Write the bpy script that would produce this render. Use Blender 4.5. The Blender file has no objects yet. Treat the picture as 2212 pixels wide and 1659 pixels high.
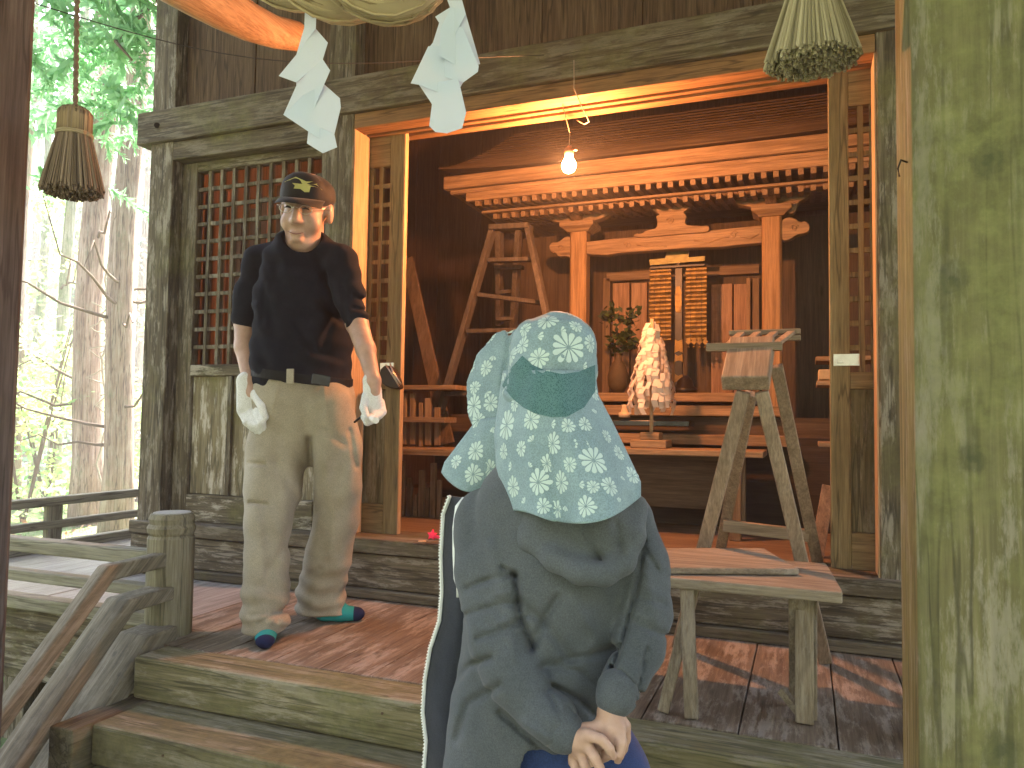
import bpy, bmesh, math, random
import numpy as np
from mathutils import Vector, Matrix
from mathutils.bvhtree import BVHTree
R = math.radians
rnd = random.Random(7)
sc = bpy.context.scene
# ---------------------------------------------------------------- camera, world, sun
F_PX, YAW, PITCH, ROLL, CH = 1640.0, .3695, .0495, .0142, .76
fwd = Vector((-math.sin(YAW)*math.cos(PITCH), math.cos(YAW)*math.cos(PITCH), math.sin(PITCH)))
_r0 = Vector((math.cos(YAW), math.sin(YAW), 0)); _u0 = _r0.cross(fwd)
rgt = _r0*math.cos(ROLL)+_u0*math.sin(ROLL); upv = -_r0*math.sin(ROLL)+_u0*math.cos(ROLL)
CAM = Vector((0, 0, CH))
cd = bpy.data.cameras.new("camera"); cam = bpy.data.objects.new("camera", cd); sc.collection.objects.link(cam)
m3 = Matrix((rgt, upv, -fwd)).transposed(); cam.matrix_world = Matrix.Translation(CAM) @ m3.to_4x4()
cd.sensor_width = 36; cd.lens = 36*F_PX/2212; cd.clip_end = 400; cd.clip_start = .02
sc.camera = cam
SUN_EL, SUN_AZ = R(50), R(-12)      # sun stands behind the hall to the left
w = bpy.data.worlds.new("World"); sc.world = w; w.use_nodes = True
nt = w.node_tree; bg = nt.nodes['Background']; sky = nt.nodes.new('ShaderNodeTexSky')
sky.sky_type = 'NISHITA'; sky.sun_disc = False; sky.sun_elevation = SUN_EL; sky.sun_rotation = SUN_AZ
sky.air_density = 1.0; sky.dust_density = 4.0
nt.links.new(sky.outputs[0], bg.inputs[0]); bg.inputs[1].default_value = .10
sl = bpy.data.lights.new("sun", 'SUN'); sl.energy = 5; sl.angle = R(3); sl.color = (1, .95, .86)
so = bpy.data.objects.new("sun", sl); sc.collection.objects.link(so)
sd = Vector((math.sin(SUN_AZ)*math.cos(SUN_EL), math.cos(SUN_AZ)*math.cos(SUN_EL), math.sin(SUN_EL)))
so.rotation_euler = sd.to_track_quat('Z', 'Y').to_euler()
sc.view_settings.view_transform = 'Standard'; sc.view_settings.look = 'None'
sc.view_settings.exposure = 3.3; sc.view_settings.gamma = 1
sc.cycles.max_bounces = 8; sc.cycles.diffuse_bounces = 4; sc.cycles.sample_clamp_indirect = 4
try: sc.cycles.use_denoising = True
except Exception: pass

# ---------------------------------------------------------------- measuring: a sight line of the survey meets a real plane
def _d(x, y): return fwd*F_PX + rgt*(x-1106) - upv*(y-829.5)
def W(x, y, Y): d = _d(x, y); return CAM + d*(Y/d.y)
def WX(x, y, X): d = _d(x, y); return CAM + d*(X/d.x)
def WZ(x, y, z=0.): d = _d(x, y); return CAM + d*((z-CH)/d.z)

# ---------------------------------------------------------------- materials
def new_mat(name):
    m = bpy.data.materials.new(name); m.use_nodes = True
    n = m.node_tree; b = n.nodes['Principled BSDF']; b.inputs['Specular IOR Level'].default_value = .25
    return m, n, b
def ramp(n, fac, stops):
    r = n.nodes.new('ShaderNodeValToRGB'); e = r.color_ramp.elements
    while len(e) < len(stops): e.new(.5)
    for k, (p, c) in enumerate(stops): e[k].position = p; e[k].color = (*c, 1)
    n.links.new(fac, r.inputs[0]); return r.outputs[0]
def noise(n, vec, scale, detail=4, rough=.6, dist=0.):
    t = n.nodes.new('ShaderNodeTexNoise'); t.inputs['Scale'].default_value = scale
    t.inputs['Detail'].default_value = detail; t.inputs['Roughness'].default_value = rough; t.inputs['Distortion'].default_value = dist
    if vec is not None: n.links.new(vec, t.inputs['Vector'])
    return t.outputs[0]
def mapping(n, scale, loc=(0, 0, 0), rot=(0, 0, 0)):
    tc = n.nodes.new('ShaderNodeTexCoord'); mp = n.nodes.new('ShaderNodeMapping')
    mp.inputs['Scale'].default_value = scale; mp.inputs['Location'].default_value = loc; mp.inputs['Rotation'].default_value = rot
    n.links.new(tc.outputs['Object'], mp.inputs[0]); return mp.outputs[0]
def mix(n, fac, a, b, mode='MIX'):
    x = n.nodes.new('ShaderNodeMix'); x.data_type = 'RGBA'; x.blend_type = mode
    for s, v in ((x.inputs['Factor'], fac), (x.inputs['A'], a), (x.inputs['B'], b)):
        if isinstance(v, (int, float)): s.default_value = v
        elif isinstance(v, tuple): s.default_value = (*v, 1)
        else: n.links.new(v, s)
    return x.outputs['Result']
def bump(n, b, h, strength=.3, dist=.002):
    bp = n.nodes.new('ShaderNodeBump'); bp.inputs['Strength'].default_value = strength; bp.inputs['Distance'].default_value = dist
    n.links.new(h, bp.inputs['Height']); n.links.new(bp.outputs[0], b.inputs['Normal'])
_wood = {}
def remap(n, scale, rot):     # turn first, then stretch, so the grain follows a sloping member
    tc = n.nodes.new('ShaderNodeTexCoord'); a = n.nodes.new('ShaderNodeMapping'); a.inputs['Rotation'].default_value = rot
    b = n.nodes.new('ShaderNodeMapping'); b.inputs['Scale'].default_value = scale
    n.links.new(tc.outputs['Object'], a.inputs[0]); n.links.new(a.outputs[0], b.inputs[0]); return b.outputs[0]
def wood(axis='x', dark=(.12, .09, .06), mid=(.22, .17, .12), light=(.36, .31, .25), moss=0., flake=0., rough=.75, grain=1., knots=True, mosscol=(.13, .16, .045), rot=(0, 0, 0), spots=None):
    key = (rot, spots, axis, dark, mid, light, moss, flake, rough, grain, mosscol)
    if key in _wood: return _wood[key]
    m, n, b = new_mat('wood_grain')
    lo, hi = 1.2*grain, 26.*grain
    s = {'x': (lo, hi, hi), 'y': (hi, lo, hi), 'z': (hi, hi, lo)}[axis]
    v = mapping(n, s, rot=rot) if rot == (0, 0, 0) else remap(n, s, rot)
    g1 = noise(n, v, 1.6, 6, .65, .4); g2 = noise(n, v, 7, 3, .6)
    big = noise(n, mapping(n, (1.3, 1.3, 1.3)), 1.7, 4, .6)
    col = ramp(n, g1, [(.28, dark), (.5, mid), (.74, light)])
    fine = ramp(n, g2, [(.35, (.62, .62, .62)), (.6, (1.08, 1.08, 1.08))])
    col = mix(n, .75, col, fine, 'MULTIPLY')
    col = mix(n, ramp(n, big, [(.35, (0, 0, 0)), (.65, (.55, .55, .55))]), col, mix(n, 1., col, (.62, .6, .55), 'MULTIPLY'))
    if knots:
        s2 = {'x': (1.2, 5, 5), 'y': (5, 1.2, 5), 'z': (5, 5, 1.2)}[axis]
        vo = n.nodes.new('ShaderNodeTexVoronoi'); vo.inputs['Scale'].default_value = 1.6
        n.links.new(mapping(n, s2, (.3, .7, .1)), vo.inputs['Vector'])
        kf = ramp(n, vo.outputs['Distance'], [(.0, (.9, .9, .9)), (.05, (.6, .6, .6)), (.085, (0, 0, 0))])
        col = mix(n, kf, col, tuple(c*.45 for c in dark))
    if flake > 0:
        s3 = {'x': (2.2, 11, 11), 'y': (11, 2.2, 11), 'z': (11, 11, 2.2)}[axis]
        fl = noise(n, mapping(n, s3, (4, 2, 1)), 2.2, 8, .75)
        ff = ramp(n, fl, [(.5, (0, 0, 0)), (.58, (flake,)*3)])
        col = mix(n, ff, col, (.46, .42, .35))
    if moss > 0:      # drying checks that run with the grain
        s4 = {'x': (.5, 9, 9), 'y': (9, .5, 9), 'z': (9, 9, .5)}[axis]
        ck = noise(n, mapping(n, s4, (7, 3, 5)), 1.9, 3, .55)
        col = mix(n, ramp(n, ck, [(.478, (0, 0, 0)), (.495, (.75, .75, .75)), (.505, (.75, .75, .75)), (.522, (0, 0, 0))]), col, tuple(c*.5 for c in dark))
        mo = noise(n, mapping(n, (1, 1, 1), (2, 5, 3)), 3.2, 7, .7)
        mf = ramp(n, mo, [(.62-.35*moss, (0, 0, 0)), (.78-.25*moss, (min(.9, .35+moss),)*3)])
        mc = ramp(n, noise(n, mapping(n, (1, 1, 1)), 24, 5, .7), [(.3, tuple(c*.6 for c in mosscol)), (.7, tuple(c*1.45 for c in mosscol))])
        col = mix(n, mf, col, mc)
    for (kx, kz, kr) in (spots or ()):     # knots of the timber: soft-edged dark rings at measured places
        tc = n.nodes.new('ShaderNodeTexCoord'); sp = n.nodes.new('ShaderNodeVectorMath'); sp.operation = 'SUBTRACT'; n.links.new(tc.outputs['Object'], sp.inputs[0]); sp.inputs[1].default_value = (kx, 0, kz)
        sc2 = n.nodes.new('ShaderNodeVectorMath'); sc2.operation = 'MULTIPLY'; n.links.new(sp.outputs[0], sc2.inputs[0]); sc2.inputs[1].default_value = (1/kr, 0, .8/kr)
        ln = n.nodes.new('ShaderNodeVectorMath'); ln.operation = 'LENGTH'; n.links.new(sc2.outputs[0], ln.inputs[0])
        ad = n.nodes.new('ShaderNodeMath'); ad.operation = 'MULTIPLY_ADD'; n.links.new(noise(n, mapping(n, (1, 1, 1)), 60, 5, .7), ad.inputs[0]); ad.inputs[1].default_value = 1.5; n.links.new(ln.outputs['Value'], ad.inputs[2])
        dv_ = n.nodes.new('ShaderNodeMath'); dv_.operation = 'DIVIDE'; n.links.new(ad.outputs[0], dv_.inputs[0]); dv_.inputs[1].default_value = 3.
        col = mix(n, ramp(n, dv_.outputs[0], [(.30, (.75, .75, .75)), (.42, (.45, .45, .45)), (.50, (.5, .5, .5)), (.66, (0, 0, 0))]), col, (.045, .05, .022))
    n.links.new(col, b.inputs['Base Color']); b.inputs['Roughness'].default_value = rough
    bump(n, b, g2, .35, .0025)
    _wood[key] = m; return m
def plain(name, col, rough=.6, metal=0., var=.15, vscale=30., spec=.3, bmp=0., emit=None):
    m, n, b = new_mat(name)
    no = noise(n, mapping(n, (1, 1, 1)), vscale, 4, .6)
    c = ramp(n, no, [(.3, tuple(x*(1-var) for x in col)), (.7, tuple(min(1, x*(1+var)) for x in col))])
    n.links.new(c, b.inputs['Base Color']); b.inputs['Roughness'].default_value = rough
    b.inputs['Metallic'].default_value = metal; b.inputs['Specular IOR Level'].default_value = spec
    if bmp: bump(n, b, no, bmp, .002)
    if emit: b.inputs['Emission Color'].default_value = (*emit[0], 1); b.inputs['Emission Strength'].default_value = emit[1]
    return m
GD, GM, GL = (.062, .048, .030), (.125, .10, .063), (.235, .20, .145)     # grey weathered timber
def fac(axis, moss=.35, flake=.35): return wood(axis, GD, GM, GL, moss=moss, flake=flake, mosscol=(.135, .125, .05))
def mossy(axis, moss=.75): return wood(axis, (.09, .08, .042), (.16, .145, .08), (.26, .235, .15), moss=moss, flake=.25, mosscol=(.125, .113, .05))
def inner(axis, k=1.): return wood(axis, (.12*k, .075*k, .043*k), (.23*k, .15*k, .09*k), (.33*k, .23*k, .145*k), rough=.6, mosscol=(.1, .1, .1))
def fresh(axis): return wood(axis, (.30, .22, .14), (.46, .35, .23), (.58, .47, .33), rough=.65)
def floorm(axis): return wood(axis, (.11, .084, .058), (.20, .155, .11), (.33, .27, .20), flake=.45, rough=.45)

# ---------------------------------------------------------------- mesh builder
class MB:
    def __init__(s): s.v = []; s.f = []; s.m = []
    def add(s, v, f, m=0):
        o = len(s.v); s.v += [tuple(p) for p in v]; s.f += [tuple(i+o for i in q) for q in f]; s.m += [m]*len(f); return s
    def box(s, x0, x1, y0, y1, z0, z1, m=0):
        v = [(x, y, z) for x in (x0, x1) for y in (y0, y1) for z in (z0, z1)]
        return s.add(v, [(0, 1, 3, 2), (4, 6, 7, 5), (0, 4, 5, 1), (2, 3, 7, 6), (0, 2, 6, 4), (1, 5, 7, 3)], m)
    def bar(s, p, q, w, h, up=(0, 0, 1), m=0, w2=None, h2=None):
        p, q = Vector(p), Vector(q); d = (q-p).normalized(); a = d.cross(Vector(up)); a = a.normalized() if a.length > 1e-4 else Vector((1, 0, 0)); b = a.cross(d)
        w2 = w2 or w; h2 = h2 or h
        v = [c+a*i*ww/2+b*j*hh/2 for c, ww, hh in ((p, w, h), (q, w2, h2)) for i, j in ((-1, -1), (1, -1), (1, 1), (-1, 1))]
        return s.add(v, [(3, 2, 1, 0), (4, 5, 6, 7), (0, 1, 5, 4), (1, 2, 6, 5), (2, 3, 7, 6), (3, 0, 4, 7)], m)
    def tube(s, pts, r, n=10, m=0, cap=True, flat=1.):
        pts = [Vector(p) for p in pts]; r = r if isinstance(r, (list, tuple)) else [r]*len(pts); rings = []
        ref = Vector((0, 0, 1)) if abs((pts[-1]-pts[0]).normalized().z) < .9 else Vector((1, 0, 0))
        for k, p in enumerate(pts):
            d = (pts[min(k+1, len(pts)-1)]-pts[max(k-1, 0)]).normalized(); a = d.cross(ref).normalized(); b = a.cross(d)
            rings.append([p+(a*math.cos(t)+b*math.sin(t)*flat)*r[k] for t in (2*math.pi*i/n for i in range(n))])
        return s.loft(rings, m, cap)
    def loft(s, rings, m=0, cap=True, closed=True):
        n = len(rings[0]); v = [p for rg in rings for p in rg]; f = []
        for k in range(len(rings)-1):
            for i in range(n if closed else n-1):
                j = (i+1) % n; f.append((k*n+i, k*n+j, (k+1)*n+j, (k+1)*n+i))
        if cap: f += [tuple(range(n))[::-1], tuple(range((len(rings)-1)*n, len(rings)*n))]
        return s.add(v, f, m)
    def plate(s, pts, thick, m=0):
        """closed outline pts (3-D, one plane), given real thickness vector"""
        n = len(pts); t = Vector(thick); a = [Vector(p) for p in pts]
        return s.add(a+[p+t for p in a], [tuple(range(n)), tuple(range(n, 2*n))[::-1]]+[(i, i+n, (i+1) % n+n, (i+1) % n) for i in range(n)], m)
    def lathe(s, prof, c, n=20, m=0):
        return s.loft([[(c[0]+r*math.cos(2*math.pi*i/n), c[1]+r*math.sin(2*math.pi*i/n), c[2]+z) for i in range(n)] for r, z in prof], m)
    def build(s, name, mat, parent=None, bev=0., smooth=False, loc=None):
        me = bpy.data.meshes.new(name); o = bpy.data.objects.new(name, me); sc.collection.objects.link(o)
        base = Vector((0, 0, 0))
        p = parent
        if p is not None:
            base = Vector(p['wloc']); o.parent = p
        elif loc is not None: base = Vector(loc); o.location = base
        o['wloc'] = tuple(base)
        me.from_pydata([Vector(q)-base for q in s.v], [], s.f)
        for mm in (mat if isinstance(mat, (list, tuple)) else [mat]): me.materials.append(mm)
        for pl, k in zip(me.polygons, s.m): pl.material_index = k; pl.use_smooth = smooth
        bm = bmesh.new(); bm.from_mesh(me); bmesh.ops.recalc_face_normals(bm, faces=bm.faces); bm.to_mesh(me); bm.free()
        if bev:
            md = o.modifiers.new('b', 'BEVEL'); md.width = bev; md.segments = 2; md.limit_method = 'ANGLE'; md.angle_limit = R(40)
        return o
def empty(name, loc, label=None, cat=None, group=None):
    o = bpy.data.objects.new(name, None); o.location = loc; sc.collection.objects.link(o); o['wloc'] = tuple(loc)
    o.empty_display_size = .05
    tag(o, label, cat, group); return o
def tag(o, label=None, cat=None, group=None, kind=None):
    if label: o['label'] = label
    if cat: o['category'] = cat
    if group: o['group'] = group
    if kind: o['kind'] = kind
    return o
def box(name, mat, parent, x0, x1, y0, y1, z0, z1, bev=.004): return MB().box(x0, x1, y0, y1, z0, z1).build(name, mat, parent, bev)

# ================================================================ GROUND AND OUTDOORS
GZ = -.55
def ground():
    m, n, b = new_mat('forest_floor')
    v = mapping(n, (1, 1, 1)); a = noise(n, v, .7, 8, .7); c = noise(n, v, 14, 5, .7)
    col = mix(n, ramp(n, a, [(.42, (0, 0, 0)), (.6, (1, 1, 1))]), (.10, .17, .06), (.20, .15, .09))
    col = mix(n, .6, col, ramp(n, c, [(.3, (.55, .55, .5)), (.7, (1.2, 1.2, 1.1))]), 'MULTIPLY')
    n.links.new(col, b.inputs['Base Color']); b.inputs['Roughness'].default_value = .95; bump(n, b, c, .6, .03)
    mb = MB(); N = 60; xs = [-90+180*i/N for i in range(N+1)]
    pts = []
    for i in range(N+1):
        for j in range(N+1):
            x, y = xs[i], xs[j]+20; r = math.hypot(x, y); pts.append((x, y, GZ+.12*math.sin(x*.31)*math.cos(y*.27)*min(1, max(0, (r-7)/8)) + max(0, r-30)*.04))
    mb.add(pts, [(i*(N+1)+j, (i+1)*(N+1)+j, (i+1)*(N+1)+j+1, i*(N+1)+j+1) for i in range(N) for j in range(N)])
    tag(mb.build('ground', m, smooth=True), 'mossy forest floor with fallen leaves around the shrine', kind='structure')
    st = plain('stone', (.23, .22, .19), .9, var=.3, vscale=9, bmp=.5)
    tag(box('stone_path', st, None, -2.6, 1.0, -1.5, 1.50, GZ-.05, -.50, .01), 'stone landing at the foot of the steps', kind='structure')
ground()
hm, hn, hb = new_mat('added_slope')  # unseen slope added behind the camera to shade the facade from the sky
hc = ramp(hn, noise(hn, mapping(hn, (1, 1, 1)), 1.1, 8, .75), [(.35, (.035, .04, .025)), (.65, (.11, .115, .07))]); hn.links.new(hc, hb.inputs['Base Color'])
mb = MB(); NN = 40
for i in range(NN+1):
    for j in range(9):
        a = R(100+160*i/NN); q = 13+j*1.6+.7*math.sin(i*1.7+j); mb.v.append((math.sin(a)*q, math.cos(a)*q*.8-1, GZ-.1+1.9*j+.5*math.sin(i*2.1+j*1.3)*(j > 0)))
mb.f = [(i*9+j, (i+1)*9+j, (i+1)*9+j+1, i*9+j+1) for i in range(NN) for j in range(8)]; mb.m = [0]*len(mb.f)
tag(mb.build('shading_slope', hm, smooth=True), 'unseen dark slope added behind the camera to dim the facade', kind='structure')

def leafmat(name, a, b_, trans=.35):
    m, n, b = new_mat(name)
    tc = n.nodes.new('ShaderNodeObjectInfo'); g = n.nodes.new('ShaderNodeNewGeometry')
    c = ramp(n, g.outputs['Random Per Island'], [(.0, a), (1., b_)])
    out = n.nodes['Material Output']; tr = n.nodes.new('ShaderNodeBsdfTranslucent'); ms = n.nodes.new('ShaderNodeMixShader')
    ms.inputs[0].default_value = trans; n.links.new(c, b.inputs['Base Color']); n.links.new(c, tr.inputs[0])
    b.inputs['Roughness'].default_value = .6
    n.links.new(b.outputs[0], ms.inputs[1]); n.links.new(tr.outputs[0], ms.inputs[2]); n.links.new(ms.outputs[0], out.inputs[0]); return m
BARK = wood('z', (.20, .13, .10), (.40, .28, .23), (.58, .46, .40), moss=.2, flake=.35, rough=.95, grain=.55, mosscol=(.16, .2, .11))
BARK2 = wood('z', (.20, .18, .13), (.36, .33, .26), (.55, .52, .44), moss=.5, flake=.3, rough=.95, grain=.5, mosscol=(.15, .2, .09))
L_CEDAR = leafmat('cedar_sprays', (.22, .46, .22), (.42, .68, .40), .45); L_BROAD = leafmat('broad_leaves', (.28, .50, .22), (.60, .62, .28), .45); L_DARK = leafmat('deep_leaves', (.22, .36, .24), (.38, .52, .38), .45)
TWIG = plain('twig', (.16, .11, .08), .9)
def clump(mb, c, rad, n, size, rg, droop=0.):
    for _ in range(n):
        d = Vector((rg.gauss(0, 1), rg.gauss(0, 1), rg.gauss(0, 1))).normalized()*(rg.random()**.5)
        p = Vector(c)+Vector((d.x*rad[0], d.y*rad[1], d.z*rad[2]))
        a = Vector((rg.gauss(0, 1), rg.gauss(0, 1), rg.gauss(0, .6)-droop)).normalized(); b = a.cross(Vector((rg.gauss(0, 1), rg.gauss(0, 1), rg.gauss(0, 1)))).normalized()
        s = size*rg.uniform(.5, 1.3)
        mb.add([p, p+a*s*.5+b*s*.28, p+a*s, p+a*s*.5-b*s*.28], [(0, 1, 2, 3)])
def spray(mb, p0, d, length, rg, size):
    """a hanging cedar bough: short needles packed along a curved axis"""
    p = Vector(p0); d = Vector(d).normalized(); k = int(length/size*5)
    for i in range(k):
        d = (d+Vector((rg.gauss(0, .05), rg.gauss(0, .05), -.025))).normalized(); p = p+d*length/k
        for _ in range(3):
            a = (d*.7+Vector((rg.gauss(0, 1), rg.gauss(0, 1), rg.gauss(0, 1))).normalized()).normalized(); b = a.cross(d).normalized(); s = size*rg.uniform(.6, 1.2)*(1.15-i/k*.6)
            mb.add([p-b*s*.1, p+a*s*.6-b*s*.13, p+a*s, p+a*s*.6+b*s*.13, p+b*s*.1], [(0, 1, 2, 3, 4)])
def tree(px, dist, wpx, height, label, rg, mat=BARK, lean=(0, 0), crown='cedar', branches=6, cz=(5, 9), limb_z=(1.0, 4.5), group='cedar trees beyond the veranda'):
    d = _d(px, 900); d.z = 0; d.normalize(); base = Vector((d.x*dist, d.y*dist, GZ+(max(0, dist-30)*.04)-.05))
    r = wpx*dist*fwd.dot(d)/F_PX/2
    t = empty('tree', base, label, 'tree', group)
    pts = [base+Vector((lean[0]*h*.1+.03*math.sin(h*1.3+px), lean[1]*h*.1+.03*math.cos(h*1.1), h)) for h in [height*k/14 for k in range(15)]]
    MB().tube(pts, [r*(1.25 if k == 0 else 1)*(1-.6*k/14) for k in range(15)], 12).build('trunk', mat, t, smooth=True)
    for _ in range(branches):
        z = rg.uniform(*limb_z); a = rg.uniform(0, 6.28); L = rg.uniform(.7, 1.9)
        p = base+Vector((0, 0, z)); q = [p+Vector((math.cos(a)*L*k/5, math.sin(a)*L*k/5, (rg.uniform(-.1, .4)*L*(k/5)**1.5)+rg.gauss(0, .03))) for k in range(6)]
        MB().tube(q, [.022, .018, .014, .011, .008, .004], 6).build('branch', TWIG, t, smooth=True)
    mb = MB()
    if crown == 'cedar':
        for _ in range(46):
            z = rg.uniform(*cz); a = rg.uniform(0, 6.28); L = rg.uniform(.4, 1.5)*(1.25-(z-cz[0])/(cz[1]-cz[0]+1e-3)*.8)
            c = base+Vector((0, 0, z))
            spray(mb, c+Vector((math.cos(a), math.sin(a), 0))*r, (math.cos(a), math.sin(a), .15), L*1.3, rg, .2)
        mat2 = L_CEDAR
    else:
        for _ in range(24):
            a = rg.uniform(0, 6.28); z = rg.uniform(*cz); q = rg.uniform(0, 1.5)
            clump(mb, base+Vector((math.cos(a)*q, math.sin(a)*q, z)), (.5, .5, .35), 60, .13, rg)
        mat2 = L_BROAD if crown == 'broad' else L_DARK
    mb.build('crown', mat2, t); return t
rg = random.Random(3)
t1 = tree(190, 10.5, 66, 12, 'thick brown cedar trunk wrapped by a pale vine, left of the reddish trunk', rg, BARK, branches=3)
t2 = tree(252, 9.2, 62, 12, 'reddish pale-spotted cedar trunk with dead branches, beside the hall corner post', rg, BARK, lean=(.12, 0), branches=9, limb_z=(.9, 3.2))
tree(118, 14, 30, 11, 'slim leaning greenish trunk left of the vine-wrapped cedar', rg, BARK2, lean=(.25, .1), crown='broad', branches=4, cz=(1.5, 5))
tree(78, 17, 24, 11, 'thin straight trunk seen just right of the near porch post', rg, BARK2, branches=3, crown='broad', cz=(1.0, 5))
tree(148, 20, 26, 13, 'mossy slender trunk behind the vine-wrapped cedar', rg, BARK2, crown='deep', branches=2, cz=(3.5, 8))
tree(300, 19, 30, 13, 'distant trunk almost hidden by the hall corner post', rg, BARK, crown='deep', branches=2, cz=(3.5, 8))
tree(60, 25, 22, 13, 'far thin trunk in the bright gap beside the porch post', rg, BARK, crown='deep', branches=2, cz=(3, 8))
tree(100, 30, 20, 15, 'farthest slim trunk deep in the wood', rg, BARK2, crown='cedar', branches=2, cz=(4, 9))
tree(225, 26, 22, 15, 'far trunk seen between the two big cedar trunks', rg, BARK, crown='broad', branches=2, cz=(2.5, 7))
tree(30, 13, 34, 12, 'cedar trunk mostly behind the near left porch post', rg, BARK, branches=2)
tree(-160, 15, 40, 12, 'cedar hidden to the left of the porch post', rg, BARK, branches=2)
tree(420, 22, 40, 12, 'cedar behind the hall corner', rg, BARK, branches=2)
# hanging near bough: bright cedar sprays in the upper part of the gap
def bough(pix, dist, n, L, label):
    t = empty('cedar_bough', _d(*pix)*(dist/_d(*pix).length)+CAM, label, 'tree', None); mb = MB(); c = Vector(t['wloc'])
    for _ in range(n):
        o = Vector((rg.gauss(0, .55), rg.gauss(0, .5), rg.gauss(0, .42)))
        spray(mb, c+o, (rg.gauss(0, .6), rg.gauss(0, .6), rg.uniform(-.6, .2)), rg.uniform(.35, L), rg, .11)
    mb.build('crown', L_CEDAR, t)
    top = c+Vector((-1.2, 1.6, 1.4))
    MB().tube([top, c+Vector((-.5, .7, .7)), c, c+Vector((.5, -.3, -.35))], [.03, .022, .014, .006], 6).build('limb', TWIG, t, smooth=True)
bough((250, 90), 6.5, 60, .7, 'bright green cedar foliage hanging high beside the hall corner post')
bough((190, 190), 8, 42, .7, 'drooping cedar spray behind the straw tassel on its cord')
# vine on the thick cedar
vb = Vector(t1['wloc']); vd = Vector((-vb.x, -vb.y, 0)).normalized(); vs = Vector((-vd.y, vd.x, 0))
mb = MB()
def vine(off, z0, z1, amp, r=.012):
    mb.tube([vb+vd*(.27+.02*math.sin(k))+vs*(off+amp*math.sin(k*.9)+.3*amp*math.sin(k*2.3))+Vector((0, 0, .5+z0+(z1-z0)*k/26)) for k in range(27)], r, 6)
vine(.17, -.5, 3.6, .05); vine(.2, .6, 2.6, .10, .009); vine(.12, 1.1, 2.2, .13, .008)
tag(mb.build('vine', plain('vine', (.36, .31, .24), .9), smooth=True, loc=vb), 'pale looping vine climbing the thick brown cedar', 'vine')
# shrubs
def shrub(px, dist, h, wd, label, mat, n=900, size=.1):
    d = _d(px, 900); d.z = 0; d.normalize(); b = Vector((d.x*dist, d.y*dist, GZ+max(0, dist-30)*.04)); t = empty('shrub', b, label, 'shrub', 'shrubs under the cedars'); m = MB()
    for _ in range(n//45):
        a = rg.uniform(0, 6.28); q = rg.uniform(0, wd); clump(m, b+Vector((math.cos(a)*q, math.sin(a)*q, rg.uniform(.2, h))), (.34, .34, .26), 45, size, rg)
    m.build('foliage', mat, t)
    s = MB()
    for _ in range(5): a = rg.uniform(0, 6.28); s.tube([b-Vector((0, 0, .05)), b+Vector((math.cos(a)*wd*.3, math.sin(a)*wd*.3, h*.5)), b+Vector((math.cos(a)*wd*.6, math.sin(a)*wd*.6, h*.95))], [.02, .013, .006], 5)
    s.build('stem', TWIG, t)
shrub(110, 12.5, 2.1, .9, 'yellow-green leafy shrub left of the vine-wrapped cedar', L_BROAD, 1500, .11)
shrub(60, 11, 2.6, .8, 'tall leafy shrub next to the near porch post', L_BROAD, 1300, .10)
shrub(300, 13, 1.7, .8, 'green shrub between the reddish cedar and the hall', L_BROAD, 1200, .10)
shrub(150, 16, 1.6, 1.2, 'dark leafy bush between the trunks', L_DARK, 1200, .11)
shrub(200, 24, 2.2, 2.2, 'far bush filling the gap behind the cedars', L_DARK, 1400, .16)
# grass tufts and fallen leaves near the veranda
mb = MB()
for _ in range(9000):
    a = R(rg.uniform(-62, -40)); dd = rg.uniform(4.5, 15); x, y = math.sin(a)*dd, math.cos(a)*dd; h = rg.uniform(.02, .06); q = rg.uniform(0, 6.28)
    mb.add([(x, y, GZ-.02), (x+.012*math.cos(q), y+.012*math.sin(q), GZ-.02), (x+rg.gauss(0, .02), y+rg.gauss(0, .02), GZ+h)], [(0, 1, 2)])
tag(mb.build('grass', leafmat('grass_blades', (.08, .24, .05), (.22, .42, .12))), 'short grass on the ground beyond the veranda', 'grass', kind='stuff')
mb = MB()
for _ in range(700):
    a = R(rg.uniform(-62, -40)); dd = rg.uniform(5, 14); clump(mb, (math.sin(a)*dd, math.cos(a)*dd, GZ+.02), (.05, .05, .01), 1, .09, rg)
tag(mb.build('fallen_leaves', leafmat('dead_leaves', (.22, .12, .06), (.42, .28, .16))), 'brown fallen leaves scattered on the grass', 'leaves', kind='stuff')

# ================================================================ THE HALL
FY = 2.85
hall = empty('shrine_hall', (-1.2, 2.85, 0), 'weathered wooden shrine hall with lattice panels and a wide sliding doorway', 'building')
P = lambda name, mat, *b, bev=.005: box(name, mat, hall, *b, bev=bev)
SEC = []
P('post', fac('z', .3, .45), -3.075, -2.93, FY, FY+.145, -.5, 3.3)
P('post', fac('z', .35, .3), -2.02, -1.88, FY, FY+.145, .19, 3.3)
P('post', fac('z', .45, .4), .232, .385, FY, FY+.145, .02, 3.3)
P('post', fac('z'), 1.32, 1.465, FY, FY+.145, -.5, 3.3)
P('post', inner('z', .8), -3.07, -2.93, 5.75, 5.89, -.5, 3.3)
P('tie_beam', fac('x', .45, .2), -3.15, 1.55, FY-.022, FY+.16, 2.128, 2.292, bev=.006)
# tenon hole on the beam end
MB().tube([W(339, 271, FY-.024), W(339, 271, FY-.03)], .014, 10).build('peg', plain('peg', (.03, .025, .02), .9), hall)
P('lintel', fac('x', .4, .2), -2.93, -2.022, FY+.0, FY+.15, 2.035, 2.126)
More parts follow.
